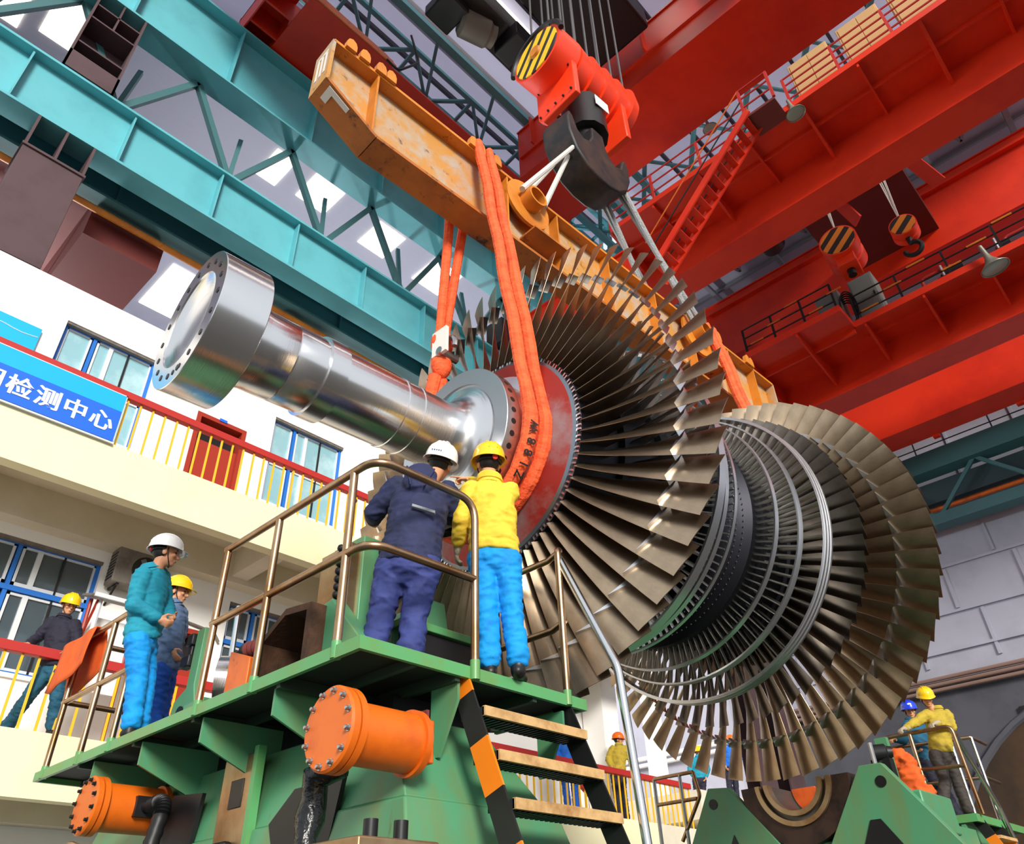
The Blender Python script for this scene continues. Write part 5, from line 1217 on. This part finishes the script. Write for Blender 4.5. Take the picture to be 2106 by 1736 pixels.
person('man in navy jacket and white helmet, seen from behind, leaning towards the rotor', sc_(PJ['navy'],1.05,an=3.18), (.8,.6), (.8,.5,.18), NAVY, NAVYT, HW, ('fist','relax'), .009, hood=True, jl=.06, bulk=1.16, strap=False, seed=1, roll=16)
tag(MB().tube((2.9,4.33,4.44),(2.86,4.2,4.43),.012,8).build('dark_pen', BLACK), 'thin dark pen in the left hand of the man in the navy jacket', 'pen')
person('man in yellow jacket and bright blue trousers, seen from behind, pointing at the rotor', sc_(PJ['yellow'],1.0,an=3.18), (.72,.69), (.5,.85,.16), YJ, SKYT, HY, ('relax',('point',(-.45,.8,.35))), .009, glove=(True,False), knob=True, bulk=.98, seed=2)
person('tall man in teal jacket and white helmet standing at the far platform railing', sc_(PJ['teal'],1.025,an=3.18), (.85,-.35), (.93,-.36,.0), TEALJ, SKYT, HW, ('fist','fist'), .009, jl=.03, knob=True, seed=3)
person('man in grey blue jacket and yellow helmet, half hidden behind the man in teal', sc_(PJ['grey'],1.07,an=3.18), (.75,-.5), (.75,-.62,-.05), GBJ, BLT, HY, ('relax','relax'), .01, jl=.05, seed=4)
person('man in dark navy jacket and yellow helmet leaning on the red gallery rail', sc_(PJ['farleft'],1.0,an=4.17), (.05,-1), (.06,-.97,-.22), DKN, TEALT, HY, (('flat',(-.5,-.8,-.1)),('flat',(-.3,-.9,-.1))), .01, jl=.0, bulk=1.05, seed=5)
person('man in olive yellow jacket and yellow helmet leaning on the handrail, lower right', sc_(PJ['righty'],1.0,an=3.18), (-.75,-.2), (-.8,-.4,-.35), OLIVE, DGT, HY, (('grip',(-.7,.4,-.2)),('grip',(-.7,.5,-.2))), .012, glove=(True,True), bulk=1.02, seed=6)
person('man in deep teal jacket and blue helmet behind the man in olive yellow', sc_(PJ['rightb'],1.03,an=3.18), (-.8,-.3), (-.86,-.42,-.12), DTJ, DKN, HB, ('relax',('grip',(-.9,.2,-.1))), .012, jl=.06, bulk=1.05, seed=7, emblem=True)
person('man in yellow jacket and orange helmet behind the red gallery rail', sc_(PJ['bgy'],1.0,an=4.17), (-.1,-1), (.5,-.8,-.05), OLIVE, DKN, HO, ('grip','grip'), .014, seed=8)
person('man in a blue jacket behind the upper treads of the striped stair', sc_(PJ['bgb'],1.0,an=4.17), (-.1,-1), (-.3,-.9,0), ROY, BLT, HO, ('relax','relax'), .014, seed=9)
person('man in a blue jacket and orange helmet seen between the lower rear blades', sc_(PJ['bgc'],1.0,an=5.17), (-.1,-1), (.2,-.95,0), ROY, DKN, HO, ('relax','relax'), .014, seed=10)
person('man in teal jacket and yellow helmet seen between the lower rear blades', sc_(PJ['bgd'],1.0,an=4.87), (-.1,-1), (-.4,-.9,0), TEALJ, DKN, HY, ('relax','relax'), .014, seed=11)

t = thing('paper_sheet', 'white paper sheet held between the two workers seen from behind', 'paper', (3.56,3.85,4.45))
MB().obox((3.575,3.86,4.42), V((.09,-.08,-.02)), V((.03,.03,.16)), V((.002,.003,0))).build('sheet', BANW, t)
t = thing('folder', 'black folder held between the two workers seen from behind', 'folder', (3.52,3.88,4.3))
MB().obox((3.53,3.9,4.31), V((.15,-.13,.05)), V((.02,.03,.05)), V((.02,.02,-.01))).build('cover', BLACK, t, bevel=.008)
tag(MB().tube((3.43,3.83,4.43), (3.56,3.74,4.58), .012, 10).build('black_rod', BLACK), 'thin black rod held up between the two workers seen from behind', 'rod')

t = thing('orange_bundle', 'orange cloth bundle on the far pedestal beside the black motor', 'cloth bundle', (12.6,4.0,3.1))
remesh(MB().ell((12.6,4.0,3.5), .16, .17, .42).ell((12.63,4.08,3.8), .12, .13, .2).ell((12.62,3.92,3.3), .15, .18, .25), 'wrap', CLOTHO, t, .025, 3, .035, 5, 2)
# handwriting on the near sling and the mark on the blue helmet
ns = [o for o in bpy.data.objects if o.name == 'lifting_sling'][0]
INK = mat('black_ink', (22,18,18), .7)
for i, chh in enumerate('Z188W'):
    a = R(221-i*6.8); c = V((4.19-.09, 4.5-.044*4.1, 5.455+.0135*4.1)); rad = V((0,cos(a),sin(a))); tan = V((0,sin(a),-cos(a)))
    cu = bpy.data.curves.new('ink', 'FONT'); cu.body = chh; cu.size = .11; cu.extrude = .002; cu.offset = .002
    o = bpy.data.objects.new('ink', cu); COL.objects.link(o); dg = bpy.context.evaluated_depsgraph_get()
    me = bpy.data.meshes.new_from_object(o.evaluated_get(dg)); bpy.data.objects.remove(o)
    nrm = (rad+V((-.35,0,0))).normalized(); upc = (V((-1,0,0))-nrm*V((-1,0,0)).dot(nrm)).normalized(); rt_ = upc.cross(nrm)
    base = c+V((-.012,0,0))+rad*.805+nrm*.078
    mi = wm(ns).inverted()
    for v in me.vertices: v.co = mi@(base+rt_*(v.co.x-.04)+upc*(v.co.y-.05)+nrm*v.co.z)
    me.materials.clear(); me.materials.append(INK)
    q = bpy.data.objects.new('handwriting', me); COL.objects.link(q); q.parent = ns

# ------------------------------------------------------------------ camera and light
YAWC, PITC, ROLC, FPX = 0.739059, 0.615109, -0.035887, 1571.172216
h = V((cos(YAWC), sin(YAWC), 0)); z = V((0,0,1))
fwd = h*cos(PITC)+z*sin(PITC); rgt = fwd.cross(z).normalized(); upv = rgt.cross(fwd)
r2 = rgt*cos(ROLC)+upv*sin(ROLC); u2 = -rgt*sin(ROLC)+upv*cos(ROLC)
cam = bpy.data.cameras.new('camera'); co = bpy.data.objects.new('camera', cam); COL.objects.link(co)
mx = M((r2, u2, -fwd)).transposed().to_4x4(); mx.translation = V((0,0,1.6)); co.matrix_world = mx
cam.sensor_width = 36; cam.lens = FPX/2106*36; cam.clip_end = 300; cam.clip_start = .05
sc.camera = co
w = bpy.data.worlds.new('world'); sc.world = w; w.use_nodes = True
bg = w.node_tree.nodes['Background']; bg.inputs['Color'].default_value = (.86,.93,1,1); bg.inputs['Strength'].default_value = 1.0
s = bpy.data.lights.new('sun', 'SUN'); s.energy = 4.2; s.angle = R(16); s.color = (1,.96,.88)
so = bpy.data.objects.new('sun', s); COL.objects.link(so); so.rotation_euler = V((.5,.8,-.36)).to_track_quat('-Z', 'Y').to_euler()
for i, (x, y) in enumerate(((1,22),(10,22),(20,22))):  # added unseen point lights that brighten the roof of the next bay
    pl_ = bpy.data.lights.new('bay_fill_light', 'POINT'); pl_.energy = 2600; pl_.shadow_soft_size = .6; po = bpy.data.objects.new('bay_fill_light', pl_); COL.objects.link(po); po.location = (x, y, 14)
vs = sc.view_settings; vs.view_transform = 'Standard'; vs.look = 'None'; vs.gamma = 1; vs.exposure = 0; vs.use_curve_mapping = False
